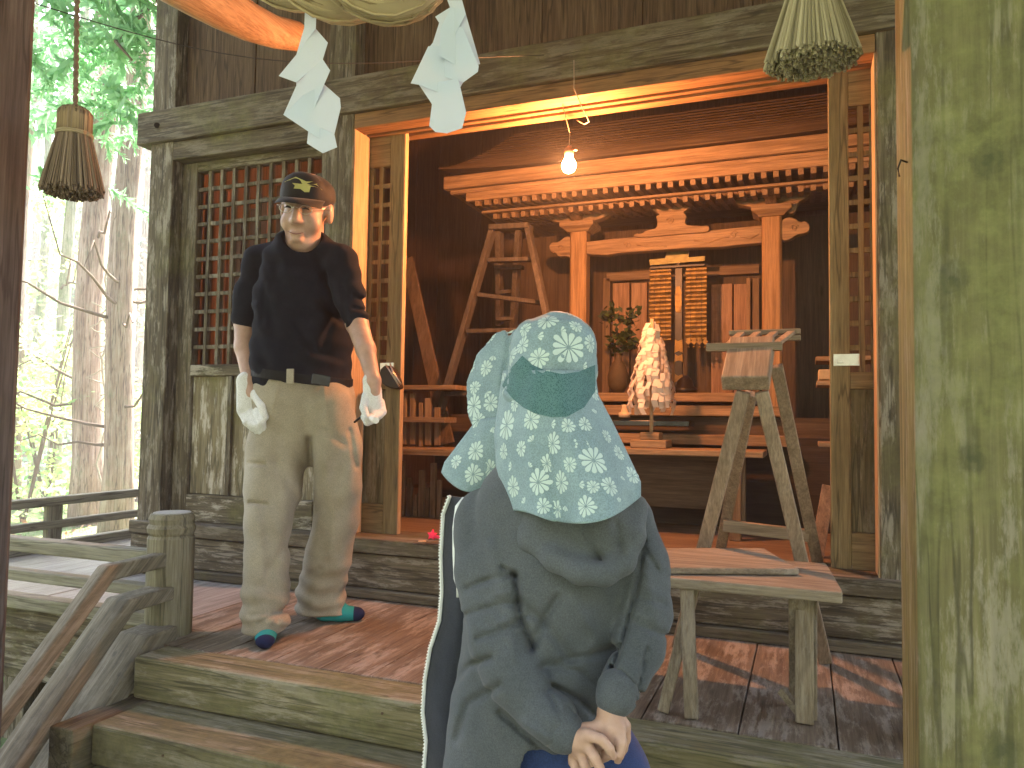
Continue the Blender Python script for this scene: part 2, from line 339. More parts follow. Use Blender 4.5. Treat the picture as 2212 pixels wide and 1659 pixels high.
# lintel over the doorway with two grooves for the sliding doors
NEWW = wood('x', (.42, .27, .14), (.56, .38, .22), (.66, .48, .30), rough=.6, moss=0, knots=False)
lin = MB()
lin.box(-1.878, .23, FY, FY+.085, 2.06, 2.126); lin.box(-1.878, .23, FY+.085, FY+.11, 2.082, 2.126); lin.box(-1.878, .23, FY+.11, FY+.135, 2.06, 2.126)
lin.box(-1.878, .23, FY+.135, FY+.165, 2.082, 2.126); lin.box(-1.878, .23, FY+.165, FY+.215, 2.06, 2.126)
lo = lin.build('lintel', [wood('x', (.16, .085, .04), (.26, .14, .06), (.36, .20, .09), moss=.1, mosscol=(.15, .145, .06))], hall, .003)
LIT_JAMB = wood('z', (.30, .19, .10), (.46, .30, .17), (.58, .41, .26), rough=.55)  # pale wood for facings added so the bulb-lit jambs look brighter
P('lit_jamb_facing', LIT_JAMB, -1.8795, -1.873, FY+.003, FY+.128, .253, 2.058, bev=.001)
P('lit_jamb_facing', LIT_JAMB, .226, .2315, FY+.003, FY+.128, .253, 2.058, bev=.001)
P('lintel', fac('x'), .387, 1.318, FY, FY+.15, 2.035, 2.126)
# plank wall above the beam
k = 0
for x0, x1 in ((-2.928, -2.5), (-2.497, -2.022), (-1.878, -1.45), (-1.447, -1.02), (-1.017, -.6), (-.597, -.18), (-.177, .23), (.387, .85), (.853, 1.318)):
    P('wall_board', wood('z', (.07, .045, .028), (.13, .085, .05), (.19, .135, .085), moss=.15, rough=.8, mosscol=(.12, .11, .05)), x0, x1, FY+.07+.004*(k % 2), FY+.1, 2.294, 4.2, bev=.003); k += 1
# threshold stack
P('threshold', fac('x', .3, .2), -3.1, 1.5, FY-.025, FY+.25, .192, .252)
P('ground_beam', fac('x', .25, .4), -3.1, 1.5, FY-.012, FY+.14, .044, .186, bev=.006)
P('skirting', fac('x', .3, .1), -3.1, 1.5, FY-.035, FY+.14, .0025, .041)
P('floor', inner('x', .9), -2.92, 1.45, FY+.251, 5.75, .19, .247, bev=0)
# side, back walls, ceiling of the hall
for i, x in enumerate([-2.93]): 
    for j in range(7):
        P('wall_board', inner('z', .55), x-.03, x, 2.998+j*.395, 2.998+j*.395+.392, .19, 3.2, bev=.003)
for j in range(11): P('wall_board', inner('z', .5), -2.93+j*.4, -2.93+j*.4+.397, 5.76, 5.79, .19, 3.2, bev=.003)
P('leak_backing', inner('x', .3), -2.97, 1.49, 5.8, 5.83, -.3, 4.2, bev=0)  # backing sheets added to stop light leaking through the board gaps
P('leak_backing', inner('y', .3), -3.0, -2.97, 3.0, 5.8, -.3, 4.2, bev=0)
P('leak_backing', inner('y', .3), 1.485, 1.51, 3.0, 5.8, -.3, 4.2, bev=0)
P('leak_backing', inner('x', .3), -2.92, 1.45, FY+.105, FY+.125, 2.3, 4.2, bev=0)
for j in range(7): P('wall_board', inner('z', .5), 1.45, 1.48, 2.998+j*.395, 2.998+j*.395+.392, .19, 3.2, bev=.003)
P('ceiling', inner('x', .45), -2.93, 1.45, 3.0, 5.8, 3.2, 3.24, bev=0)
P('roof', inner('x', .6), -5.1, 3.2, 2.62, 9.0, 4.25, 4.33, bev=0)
# ---- lattice bays
def lattice(name, x0, x1, z0, z1, y, nx, nz, parent, mat, bw=.019, dep=.022):
    m = MB()
    for i in range(1, nx): x = x0+(x1-x0)*i/nx; m.box(x-bw/2, x+bw/2, y, y+dep, z0, z1)
    for j in range(1, nz): z = z0+(z1-z0)*j/nz; m.box(x0, x1, y+.003, y+dep-.003, z-bw/2, z+bw/2)
    return m.build(name, mat, parent, .0015)
YL = FY+.065
a = W(425, 372, YL); b = W(695, 345, YL); c = W(412, 788, YL)
LX0, LX1, LZ0, LZ1 = c.x, b.x+.0, c.z, a.z
fr = fac('z', .3, .3)
P('panel_frame', fr, -2.928, LX0, YL, YL+.05, .25, 2.034)
P('panel_frame', fr, LX1, -2.022, YL, YL+.05, .25, 2.034)
P('panel_frame', fac('x'), LX0, LX1, YL, YL+.05, LZ1, 2.034)
P('panel_frame', fac('x', .3, .7), LX0, LX1, YL-.004, YL+.05, LZ0-.055, LZ0)
P('panel_frame', fac('x', .3, .8), LX0, LX1, YL-.002, YL+.05, .253, .385)
lattice('lattice', LX0, LX1, LZ0, LZ1, YL+.008, 10, 11, hall, fac('z', .2, .3))
pw = wood('z', (.16, .13, .08), (.24, .20, .12), (.36, .32, .24), moss=.35, flake=.95, mosscol=(.15, .14, .05))
n3 = 3
for i in range(n3):
    x0 = LX0+(LX1-LX0)*i/n3; P('panel_board', pw, x0+.002, x0+(LX1-LX0)/n3-.004, YL+.02, YL+.035, .387, LZ0-.057, bev=.002)
    if i: P('panel_stile', fr, x0-.014, x0+.01, YL+.0, YL+.019, .387, LZ0-.057, bev=.002)
# boards stacked behind the lattice (seen reddish through it)
mb = MB()
for i in range(8): x = LX0+.01+i*.085; mb.box(x, x+.04, YL+.16+.01*(i % 3), YL+.18+.01*(i % 3), .26, 1.93-.05*((i*7) % 4))
shx = empty('slat_stack', (-2.4, YL+.17, .25), 'reddish upright slats standing behind the left lattice panel', 'slats')
mb.build('slats', wood('z', (.12, .062, .042), (.21, .11, .075), (.31, .18, .125)), shx)
# ---- sliding doors
def sdoor(label, x0, x1, y, side, nx, lx0, lx1):
    d = empty('sliding_door', ((x0+x1)/2, y, .25)); d.parent = hall; d.location = Vector(d.location)-Vector(hall['wloc'])
    d['label'] = label
    return d
def sliding(x0, x1, y, nx, sx0, sx1, ztop, zmid, label):
    """one leaf: x0..x1 whole width, lattice between sx0 and sx1"""
    mz, mx = wood('z', (.15, .11, .055), (.24, .18, .09), (.34, .27, .15), moss=.2, mosscol=(.15, .15, .06)), wood('x', (.15, .11, .055), (.24, .18, .09), (.34, .27, .15), moss=.2, mosscol=(.15, .15, .06))
    d = bpy.data.objects.new('sliding_door', None); sc.collection.objects.link(d); d.parent = hall; d['wloc'] = ((x0+x1)/2, y, .25); d.location = Vector(d['wloc'])-Vector(hall['wloc']); d['label'] = label
    zb, zt = .252, 2.075
    if sx0 > x0: MB().box(x0, sx0, y, y+.032, zb, zt).build('stile', mz, d, .003)
    if sx1 < x1: MB().box(sx1, x1, y, y+.032, zb, zt).build('stile', mz, d, .003)
    for z0, z1 in ((ztop, zt), (zmid-.06, zmid), (zb, zb+.13)): MB().box(sx0, sx1, y+.001, y+.031, z0, z1).build('rail', mx, d, .003)
    nz = int((ztop-zmid)/.084); lattice('lattice', sx0, sx1, zmid, ztop, y+.006, nx, nz, d, mz, .02, .02)
    MB().box(sx0, sx1, y+.014, y+.022, zb+.132, zmid-.062).build('door_panel', mossy('z', .4), d, .001)
    return d
yD = FY+.13
a = W(797, 600, yD); b = W(868, 600, yD)
ld = sliding(-2.02, b.x, yD, 4, -1.965, b.x-.072, 1.92, .955, 'left sliding door leaf pushed behind the door post')
a = W(1791, 600, yD); 
MB().box(b.x+.0005, b.x+.004, yD+.001, yD+.031, .254, 2.07).build('lit_edge_facing', LIT_JAMB, ld)  # added pale strip, brightens the bulb-lit edge of the door leaf
rd = sliding(a.x, .36, yD, 4, a.x+.068, .31, 1.93, .955, 'right sliding door leaf with a metal lock plate')
SIL = plain('bright_metal', (.62, .62, .58), .3, .9, var=.1)
p0, p1 = W(1800, 765, yD-.002), W(1857, 790, yD-.002)
MB().box(p0.x, p1.x, yD-.006, yD-.0005, p1.z, p0.z).box(p0.x+.012, p0.x+.034, yD-.013, yD-.006, p1.z+.010, p1.z+.024).box(p1.x-.006, p1.x-.002, yD-.01, yD-.006, p1.z+.006, p0.z-.006).build('lock_plate', SIL, rd, .001)
p0, p1 = W(822, 784, yD-.002), W(851, 806, yD-.002)
MB().box(p0.x, p1.x, yD-.006, yD-.0005, p1.z, p0.z).tube([Vector(((p0.x+p1.x)/2, yD-.006, (p0.z+p1.z)/2)), Vector(((p0.x+p1.x)/2, yD-.02, (p0.z+p1.z)/2))], .006, 8).build('lock_plate', SIL, ld, .001)

# ================================================================ VERANDA, STEPS, BALUSTRADES
ver = empty('veranda', (-1, 2.5, -.05), 'weathered plank veranda running along the front and left side of the hall', 'veranda')
xx = -4.02; kk = 0
rr = random.Random(11)
while xx < 1.9:
    wd = rr.uniform(.17, .24); side = xx < -2.2
    x1 = min(xx+wd, 1.9)
    MB().box(xx, x1-.004, 2.175 if (side or xx > .55) else 1.99, FY+.03 if xx > -3.1 else 5.9, -.04, 0+rr.uniform(-.0015, .0015)).build('floor_board', floorm('y') if xx > -2.2 else wood('y', (.2, .18, .15), (.32, .30, .27), (.42, .40, .37), flake=.15, rough=.45), ver, .002); xx = x1
for x0, x1 in ((-4.05, -1.995), (.36, 1.95)):
    MB().box(x0, x1, 2.155, 2.173, -.09, .001).build('edge_board', fac('x', .4, .3), ver, .004)
    MB().box(x0+.05, x1, 2.19, 2.3, -.30, -.095).build('beam', fac('x', .45, .4), ver, .008)
MB().box(-4.05, -4.022, 2.155, 5.9, -.09, .001).build('edge_board', fac('y', .4, .3), ver, .004)
for x in (-3.9, -3.0, -2.1, .45, 1.4): MB().box(x-.06, x+.06, 2.2, 2.32, GZ-.05, -.302).build('stilt', fac('z'), ver, .006)

# shadowy plank skirt under veranda
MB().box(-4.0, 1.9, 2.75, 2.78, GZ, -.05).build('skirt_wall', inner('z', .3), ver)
stp = empty('wooden_steps', (-.9, 1.6, -.5), 'broad mossy timber steps leading up to the veranda', 'steps')
MB().box(-1.985, .33, 1.848, 1.986, -.128, .002).build('step', wood('x', (.11, .10, .05), (.19, .17, .085), (.32, .28, .17), moss=.5, flake=.3, mosscol=(.135, .13, .055)), stp, .01)
MB().box(-1.93, .33, 1.655, 1.90, -.245, -.13).build('step', mossy('x', .55), stp, .01)
MB().box(-1.92, .33, 1.50, 1.70, -.37, -.247).build('step', mossy('x', .6), stp, .01)
MB().box(-1.92, .33, 1.505, 1.85, -.52, -.372).build('step_base', mossy('x', .4), stp)
MB().box(-2.03, -1.935, 1.60, 1.98, -.30, -.13).build('side_board', fac('y', .4, .1), stp, .006)
SCREW = plain('rusty_screw', (.12, .08, .05), .6, .6)
for px, py, Y in ((826, 1541, 1.847), (1165, 1620, 1.847), (415, 1541+30-18, 1.847), (1122, 1590, 1.847), (352, 1632, 1.654), (1220, 1500, 1.847)):
    q = W(px, py, Y); 
    if q.z > -.125 or Y < 1.7: MB().tube([q, q-Vector((0, .002, 0))], .004, 8).build('screw', SCREW, stp)

def round_post(cx, cy, label):
    t = empty('balustrade_post', (cx, cy, 0), label, 'post', 'round balustrade posts beside the steps')
    r = .078
    MB().lathe([(r, -.06), (r, .335), (r-.006, .345), (r, .355), (r+.003, .372), (r-.005, .385), (r-.002, .402), (r-.008, .418), (r-.014, .420)], (cx, cy, 0), 32).build('post', wood('z', (.12, .10, .06), (.20, .175, .115), (.30, .27, .19), moss=.35, flake=.05, mosscol=(.14, .135, .055)), t, smooth=False)
    MB().lathe([(.0001, 0), (r-.016, 0), (r-.016, .003), (.0001, .003)], (cx, cy, .4202), 32).build('end_grain', plain('end_grain', (.36, .34, .30), .8, vscale=60), t)
    return t
round_post(-2.095, 2.095, 'stout round balustrade post at the left of the steps'); round_post(.305, 2.095, 'stout round balustrade post half hidden by the mossy porch post')
RW = lambda ax: wood(ax, (.17, .15, .11), (.27, .25, .185), (.37, .35, .28), moss=.25, flake=.08, mosscol=(.16, .16, .08))
fb = empty('balustrade', (-3.0, 2.095, 0), 'low plank balustrade along the front of the veranda, left of the round post', 'balustrade')
MB().bar((-4.0, 2.095, .258), (-2.1, 2.095, .258), .055, .055).build('rail', RW('x'), fb, .008)
MB().bar((-4.0, 2.095, .142), (-2.1, 2.095, .142), .05, .04).build('rail', RW('x'), fb, .005)
MB().bar((-4.0, 2.13, .03), (-2.1, 2.13, .03), .06, .05).build('rail', RW('x'), fb, .005)
for x in (-3.2,): MB().box(x-.03, x+.03, 2.075, 2.115, 0, .23).build('baluster', RW('z'), fb, .004)
sb = empty('balustrade', (-3.97, 4, 0), 'low balustrade running back along the left side of the veranda toward the trees', 'balustrade')
for z, h, w_ in ((.275, .05, .06), (.145, .045, .05), (.025, .05, .07)): MB().bar((-3.97, 2.0, z), (-3.97, 5.9, z), w_, h).build('rail', RW('y'), sb, .006)
for y in (2.1, 3.1, 4.05, 5.0, 5.85): MB().box(-3.990, -3.950, y-.045, y+.045, 0, .25).build('baluster', RW('z'), sb, .004)
# stair railing: each rail leaves the post level, bends, then slopes down
sr = empty('stair_railing', (-2.02, 1.7, -.1), 'sloping three-rail handrail descending on the left of the steps', 'railing')
def srail(z, ybend, w_, h, dy=.0, name='rail', xo=-2.075):
    m = MB(); y1 = 2.05; sl = 1.05
    prof = [(y1, z), (ybend, z-.006), (ybend-1.0, z-.006-1.0*sl)]
    for sgn in (0,):
        top = [Vector((xo-w_/2, y, zz+h/2)) for y, zz in prof]; bot = [Vector((xo-w_/2, y+(0, .022, .022)[i], zz-h/2)) for i, (y, zz) in enumerate(prof)]
        m.plate(top+bot[::-1], (w_, 0, 0))
    m.build(name, wood('y', (.10, .085, .055), (.19, .165, .115), (.32, .29, .22), moss=0, flake=.1, mosscol=(.14, .135, .06), rot=(R(-43), 0, 0)), sr, .008)
srail(.268, 1.80, .05, .05); srail(.155, 1.86, .10, .045); srail(.012, 1.93, .14, .07)

# ================================================================ PORCH (posts, curved beam, roof, rope)
_kn = tuple((W(px, py, 1.14).x-.249, W(px, py, 1.14).z+.5, r) for px, py, r in ((2135, 345, .020), (2060, 602, .019), (2098, 990, .015), (2160, 1625, .020)))
PM = wood('z', (.10, .09, .04), (.165, .15, .066), (.26, .235, .125), moss=.52, flake=.28, grain=.55, mosscol=(.135, .138, .048), rough=.85, spots=_kn)
def porch_post(x0, x1, y0, y1, label, mat, c=.022):
    t = empty('porch_post', ((x0+x1)/2, (y0+y1)/2, -.5), label, 'post', 'square posts carrying the porch roof')
    pr_ = [(x0+c, y0), (x1-c, y0), (x1, y0+c), (x1, y1-c), (x1-c, y1), (x0+c, y1), (x0, y1-c), (x0, y0+c)]
    MB().plate([(x, y, -.5) for x, y in pr_], (0, 0, 3.6)).build('shaft', mat, t, .003); return t
rp = porch_post(.138, .36, 1.14, 1.36, 'big square post thick with green moss and knots, close on the right', PM, .018)
lp = porch_post(-2.07, -1.855, 1.15, 1.35, 'dark grey square porch post at the left edge', wood('z', (.05, .046, .045), (.085, .08, .078), (.14, .135, .13), moss=.1, mosscol=(.08, .085, .06)))
# knots and a nail on the mossy post
q = W(1969, 372, 1.2)
MB().tube([Vector((.137, 1.2, q.z+.015)), Vector((.128, 1.19, q.z+.016)), Vector((.124, 1.19, q.z+.004)), Vector((.126, 1.19, q.z-.008))], .0014, 6).build('nail', plain('nail', (.05, .04, .03), .5, .8), rp)
cb = MB(); cx = -1.95; pts = []; rs = []
for px, py, r in ((640, 78, .058), (590, 68, .062), (540, 48, .07), (480, 14, .08), (420, -24, .088), (340, -70, .09)):
    q = WX(px, py, cx); pts.append(q); rs.append(r)
pts.append(Vector((cx, 1.36, pts[-1].z+.15))); rs.append(.09)
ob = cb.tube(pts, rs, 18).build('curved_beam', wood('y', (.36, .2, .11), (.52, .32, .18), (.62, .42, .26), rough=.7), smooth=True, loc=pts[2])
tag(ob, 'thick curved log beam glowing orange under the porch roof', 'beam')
pr_ = empty('porch_roof', (-.8, 1.2, 3.0), 'plank underside of the porch roof overhead', 'roof')
MB().add([(-2.9, -.4, 2.62), (1.8, -.4, 2.62), (1.8, 2.84, 3.43), (-2.9, 2.84, 3.43), (-2.9, -.4, 2.68), (1.8, -.4, 2.68), (1.8, 2.84, 3.49), (-2.9, 2.84, 3.49)], [(3, 2, 1, 0), (4, 5, 6, 7), (0, 1, 5, 4), (1, 2, 6, 5), (2, 3, 7, 6), (3, 0, 4, 7)]).build('sheathing', inner('y', .6), pr_)
for i in range(14): x = -2.85+i*.35; MB().bar((x, -.38, 2.59), (x, 2.82, 3.39), .05, .06).build('rafter', inner('y', .6), pr_, .003)
MB().bar((-2.2, 1.25, 2.66), (.6, 1.25, 2.66), .16, .2).build('beam', fac('x'), pr_, .006)
# --- twisted straw rope between the porch posts
STRAW = wood('x', (.20, .16, .08), (.34, .29, .15), (.50, .44, .27), rough=.9, grain=1.5)
def straw(name, a=(.20, .16, .09), b_=(.46, .40, .25)):
    m, n, b = new_mat(name); g = n.nodes.new('ShaderNodeNewGeometry')
    c = ramp(n, g.outputs['Random Per Island'], [(0, a), (1, b_)]); n.links.new(c, b.inputs['Base Color']); b.inputs['Roughness'].default_value = .85; return m
RS = straw('rope_straw', (.24, .18, .095), (.46, .37, .22))
rope = empty('straw_rope', (-.85, 1.3, 1.7), 'thick twisted straw rope sagging across the top of the porch', 'rope')
def rc(t):  # centre line and strand radius along the rope
    x = -1.85+2.05*t; s = (t-.525)*2
    return Vector((x, 1.32, 1.685+.72*abs(s)**1.8+(.22*(1-math.exp(-(s/.16)**2)) if s > 0 else 0))), .018+.075*max(0, 1-abs(s)**1.5)
q0 = W(760, 0, 1.32)
for st in range(3):
    m = MB(); N = 150
    C0 = []
    for i in range(N+1):
        t = i/N; c, r = rc(t); ph = t*2*math.pi*5.5+st*2*math.pi/3
        tan = (rc(min(1, t+.01))[0]-rc(max(0, t-.01))[0]).normalized(); a = Vector((0, 1, 0)); b = tan.cross(a).normalized()
        C0.append((c+(a*math.cos(ph)+b*math.sin(ph))*r*.52, r*.62, a, b))
    m.tube([c[0] for c in C0], [c[1]*.93 for c in C0], 14)
    for f in range(170):     # individual straws twisted on the strand
        off = rnd.uniform(0, 6.28); t0 = rnd.uniform(0, .8); t1 = min(1, t0+rnd.uniform(.12, .35)); rr_ = rnd.uniform(.93, 1.02)
        i0, i1 = int(t0*N), int(t1*N); tw = rnd.uniform(5, 9)
        m.tube([C0[i][0]+(C0[i][2]*math.cos(off+i*tw/N)+C0[i][3]*math.sin(off+i*tw/N))*C0[i][1]*rr_ for i in range(i0, i1+1, 2)], .0032, 5)
    m.build('strand', RS, rope, smooth=True)
# --- folded paper streamers
PAPER = None
def paper():
    m, n, b = new_mat('white_paper'); b.inputs['Base Color'].default_value = (.62, .70, .82, 1); b.inputs['Roughness'].default_value = .6
    tr = n.nodes.new('ShaderNodeBsdfTranslucent'); tr.inputs[0].default_value = (.62, .70, .82, 1); ms = n.nodes.new('ShaderNodeMixShader'); ms.inputs[0].default_value = .3
    n.links.new(b.outputs[0], ms.inputs[1]); n.links.new(tr.outputs[0], ms.inputs[2]); n.links.new(ms.outputs[0], n.nodes['Material Output'].inputs[0]); return m
PAPER = paper()
def streamer(panels, Y, label):
    pts0 = W(panels[0][0][0], panels[0][0][1], Y)
    t = empty('paper_streamer', pts0, label, 'paper streamer', 'zigzag paper streamers on the rope')
    for k, pl in enumerate(panels):
        m = MB(); n = len(pl); ps = []
        for (x, y) in pl: ps.append((x, y))
        # each folded panel: a gently curved sheet, tilted against its neighbour
        cx_ = sum(p[0] for p in ps)/n; cy_ = sum(p[1] for p in ps)/n; tl = (.00022 if k % 2 else -.00022)
        m.plate([W(x, y, Y+.004*k+tl*(x-cx_)+.00008*(y-cy_)) for x, y in ps], (0, .0006, 0)); m.build('paper_fold', PAPER, t)
streamer([[(659, 15), (683, 28), (682, 62), (640, 118), (657, 60)],
          [(682, 62), (708, 92), (697, 128), (640, 178), (602, 164), (640, 118)],
          [(697, 128), (713, 152), (700, 182), (668, 262), (612, 248), (640, 185), (640, 178)],
          [(700, 182), (734, 212), (736, 232), (722, 290), (690, 300), (612, 248), (655, 205)],
          [(722, 290), (728, 318), (697, 331), (663, 310), (668, 262), (690, 275)]], 1.34, 'white zigzag paper streamer hanging from the rope above the capped man')
streamer([[(966, 0), (998, 0), (1006, 30), (975, 90), (940, 36), (972, 16)],
          [(975, 16), (1003, 20), (1037, 138), (1000, 150), (950, 120), (952, 60)],
          [(935, 92), (950, 45), (1000, 60), (1034, 142), (1032, 155), (1000, 178), (940, 160), (925, 105)],
          [(925, 100), (955, 98), (1000, 178), (985, 205), (960, 205), (905, 183), (887, 180)],
          [(905, 183), (990, 170), (1007, 243), (998, 277), (965, 288), (940, 285), (927, 272), (933, 225)]], 1.33, 'crumpled white paper streamer hanging left of the glowing bulb')
# --- straw tassels
def tassel(pcx, ptop, pbot, hwt, hwb, Y, label, cord_top, neck=.3, ca=(.20, .15, .09), cb_=(.44, .36, .23)):
    top = W(pcx, ptop, Y); bot = W(pcx, pbot, Y); s = (top-bot).length/(pbot-ptop); H_ = top.z-bot.z
    t = empty('straw_tassel', top, label, 'straw tassel', 'straw tassels hanging from the rope')
    m = MB(); rw, rb = hwt*s, hwb*s
    for k in range(760):
        a = rnd.uniform(0, 6.28); q = math.sqrt(rnd.random()); L = H_*rnd.uniform(.95, 1.02)
        p = [top+Vector((math.cos(a)*rw*q*f1, math.sin(a)*rw*q*f1, -L*zz)) for f1, zz in ((.75, 0), (1., .05), (1., neck))]+[top+Vector((math.cos(a)*q*rb, math.sin(a)*q*rb*.9, -L*(1-.05*q*q)))]
        m.tube(p, [.0022, .0024, .0023, rnd.uniform(.0017, .003)], 5)
    m.build('straws', straw('tassel_straw', ca, cb_), t)
    b = MB(); 
    for kz in (neck*.95, neck*1.02):
        b.tube([top+Vector((math.cos(u)*rw*1.06, math.sin(u)*rw*1.06, -H_*kz)) for u in [6.2832*i/24 for i in range(25)]], .003, 6)
    b.build('binding', plain('binding_cord', (.30, .24, .15), .9), t, smooth=True)
    w_ = MB(); w_.loft([[(top.x+math.cos(u)*rw*f*1.05, top.y+math.sin(u)*rw*f*1.05, top.z-H_*z) for u in [6.2832*i/20 for i in range(20)]] for f, z in ((.55, -.01), (.92, .03), (1., .10), (1.0, neck*.9))])
    w_.build('wrap', wood('z', (.22, .15, .09), (.34, .25, .15), (.45, .35, .22), rough=.9), t, smooth=True)
    m = MB(); ct = Vector(cord_top); n = 40
    for ph in (0, math.pi):
        m.tube([top.lerp(ct, i/n)+Vector((math.cos(i*1.6+ph), math.sin(i*1.6+ph), 0))*.0035 for i in range(n+1)], .004, 6)
    m.build('cord', plain('straw_cord', (.16, .115, .085), .9), t, smooth=True)
Yt = 1.32
tassel(163, 236, 425, 32, 64, Yt, 'straw tassel on a long cord against the bright trees at the left', W(168, -120, Yt), .30, (.09, .065, .045), (.27, .20, .14))  # darker straw here: the backlit tone is put into the colour
tassel(1752, -90, 148, 42, 97, Yt, 'straw broom-like tassel cut off by the top of the picture at the right', W(1752, -260, Yt), .25, (.20, .17, .09), (.42, .37, .23))
# --- thin wire from left porch post to the tie beam
pa, pb = W(78, 8, 1.4), W(1175, 119, FY-.026); m = MB()
m.tube([pa.lerp(pb, t)+Vector((0, 0, -.10*math.sin(math.pi*t)-.02*math.sin(2*math.pi*t))) for t in [i/24 for i in range(25)]], .0016, 5)
tag(m.build('wire', plain('old_wire', (.06, .05, .045), .6), smooth=True, loc=pa), 'thin dark wire strung from the left porch post to the tie beam', 'wire')

# ================================================================ HANGING BULB
by = 3.03
bc = W(1229, 357, by)
bulb = empty('pendant_bulb', bc, 'bare glowing light bulb hanging in the doorway', 'light bulb')
prof = [(.0001, -.033), (.012, -.031), (.022, -.024), (.0285, -.012), (.030, 0), (.027, .012), (.020, .024), (.0155, .034), (.014, .042)]
gm, gn, gb = new_mat('lit_glass'); gb.inputs['Emission Color'].default_value = (1, .37, .13, 1); gb.inputs['Emission Strength'].default_value = 440; gb.inputs['Base Color'].default_value = (.9, .85, .8, 1)
MB().lathe(prof, bc, 24).build('glass', gm, bulb, smooth=True)
so_ = MB().lathe([(.0145, .040), (.019, .044), (.019, .070), (.011, .078), (.005, .086), (.0001, .086)], bc, 18)
so_.tube([bc+Vector((.018, 0, .062)), bc+Vector((.036, 0, .064))], [.003, .007], 8)
so_.build('socket', plain('bakelite', (.10, .06, .045), .45), bulb, smooth=True)
ce = W(1245, 205, FY-.03)
m = MB(); up_ = bc+Vector((0, 0, .085))
m.tube([up_, up_+Vector((.004, -.005, .05)), Vector((up_.x+.01, FY+.05, 2.052))], .0022, 6)
m.tube([W(1240, 130, FY-.028), W(1240, 190, FY-.028), W(1245, 203, FY-.025), W(1258, 232, FY+.02), W(1273, 263, FY+.06), W(1262, 268, FY+.09), W(1247, 260, FY+.1)], .0022, 6)
m.build('cord', plain('flex', (.42, .30, .2), .6), bulb, smooth=True)
# ================================================================ INNER SHRINE
SY = 4.4; IW = inner
shr = empty('inner_shrine', (-.72, SY, .25), 'carved unpainted wooden inner shrine with bracketed columns and a deep eave', 'shrine')
EY = 3.95
def fasc(name, l0, l1, r0, r1, Y, dep):  # board whose edges pass through surveyed left/right points, level
    z0 = (W(*l1, Y).z+W(*r1, Y).z)/2; z1 = (W(*l0, Y).z+W(*r0, Y).z)/2; x0 = W(*l0, Y).x; x1 = 2*(-.72)-x0
    return MB().box(x0, x1, Y, Y+dep, z0, z1).build(name, inner('x', 1.25), shr, .004), (x0, x1, z0, z1)
_, A = fasc('eave_board', (958, 388), (958, 412), (1791, 279), (1791, 315), EY, .03)
_, B = fasc('eave_board', (972, 416), (972, 424), (1791, 318), (1791, 329), EY+.012, .03)
_, C3 = fasc('eave_board', (1006, 413), (1006, 437), (1791, 331), (1791, 353), EY+.02, .03)
# left return of the eave (side eave running back)
MB().box(A[0], A[0]+.03, EY+.031, 5.3, A[2], A[3]).build('eave_board', inner('y', 1.1), shr, .003)
MB().box(A[1]-.03, A[1], EY+.031, 5.3, A[2], A[3]).build('eave_board', inner('y', 1.1), shr, .003)
# curved shingled roof of the inner shrine: many thin courses
m = MB(); N = 17
for k in range(N):
    t = k/N; y = EY-.03+.55*t; z = A[3]+.004+.42*t**1.25; zz = .013
    pts = []
    x0, x1 = A[0]-.02+.28*t, A[1]+.02-.28*t; n = 24
    for i in range(n+1):
        u = i/n; x = x0+(x1-x0)*u; lift = .035*(2*u-1)**4*(1-t)
        pts.append((x, y, z+lift))
    rg1 = [[(p[0], p[1], p[2]), (p[0], p[1]+.2, p[2]+.03), (p[0], p[1]+.2, p[2]+.03+zz), (p[0], p[1], p[2]+zz*.72)] for p in pts]
    m.loft(rg1)
m.build('roof', inner('x', .38), shr, 0)
MB().add([(A[0]+.04, EY+.03, A[3]-.01), (A[1]-.04, EY+.03, A[3]-.01), (A[1]-.3, EY+.62, A[3]+.42), (A[0]+.3, EY+.62, A[3]+.42)], [(0, 1, 2, 3)]).build('roof_deck', inner('x', .15), shr)
# rafters, two rows
def rafters(y0, y1, zr, x0, x1, step, s):
    r0 = None; n = int((x1-x0)/step)
    for i in range(n+1):
        x = x0+(x1-x0)*i/n
        if r0 is None:
            r0 = MB().bar((x, y0, zr), (x, y1, zr+.10), s, s*1.15).build('rafter', inner('y', .95), shr, 0); X0 = x
        else:
            c = r0.copy(); sc.collection.objects.link(c); c.parent = shr; c.location = (x-X0, 0, 0)
z1 = C3[2]-.016
rafters(EY+.03, 4.7, z1, C3[0]+.07, C3[1]-.07, .058, .026)
rafters(EY+.16, 4.7, z1-.048, C3[0]+.13, C3[1]-.13, .058, .026)
MB().box(C3[0]+.05, C3[1]-.05, EY+.14, EY+.17, z1-.028, z1-.014).build('eave_board', inner('x'), shr, .002)
MB().box(C3[0]+.03, C3[1]-.03, EY+.05, 5.0, z1+.07, z1+.085).build('soffit', inner('x', .8), shr, 0)
zl = (W(1317, 455, SY-.05).z+W(1639, 427, SY-.05).z)/2; zh = zl+.075
MB().box(C3[0]+.28, C3[1]-.28, SY-.05, SY+.04, zl, zh).build('purlin', inner('x', 1.05), shr, .004)
MB().box(C3[0]+.10, C3[0]+.16, EY+.1, 5.2, zl+.02, zh+.02).build('purlin', inner('y'), shr, .004)
MB().box(C3[1]-.16, C3[1]-.10, EY+.1, 5.2, zl+.02, zh+.02).build('purlin', inner('y'), shr, .004)
CW = wood('z', (.20, .11, .05), (.34, .20, .10), (.44, .28, .16), rough=.6)
def xs(px, py, Y=SY): return W(px, py, Y).x
cL, cR = xs(1252, 650), xs(1668, 650); cw = .052
zt = W(1252, 505, SY).z
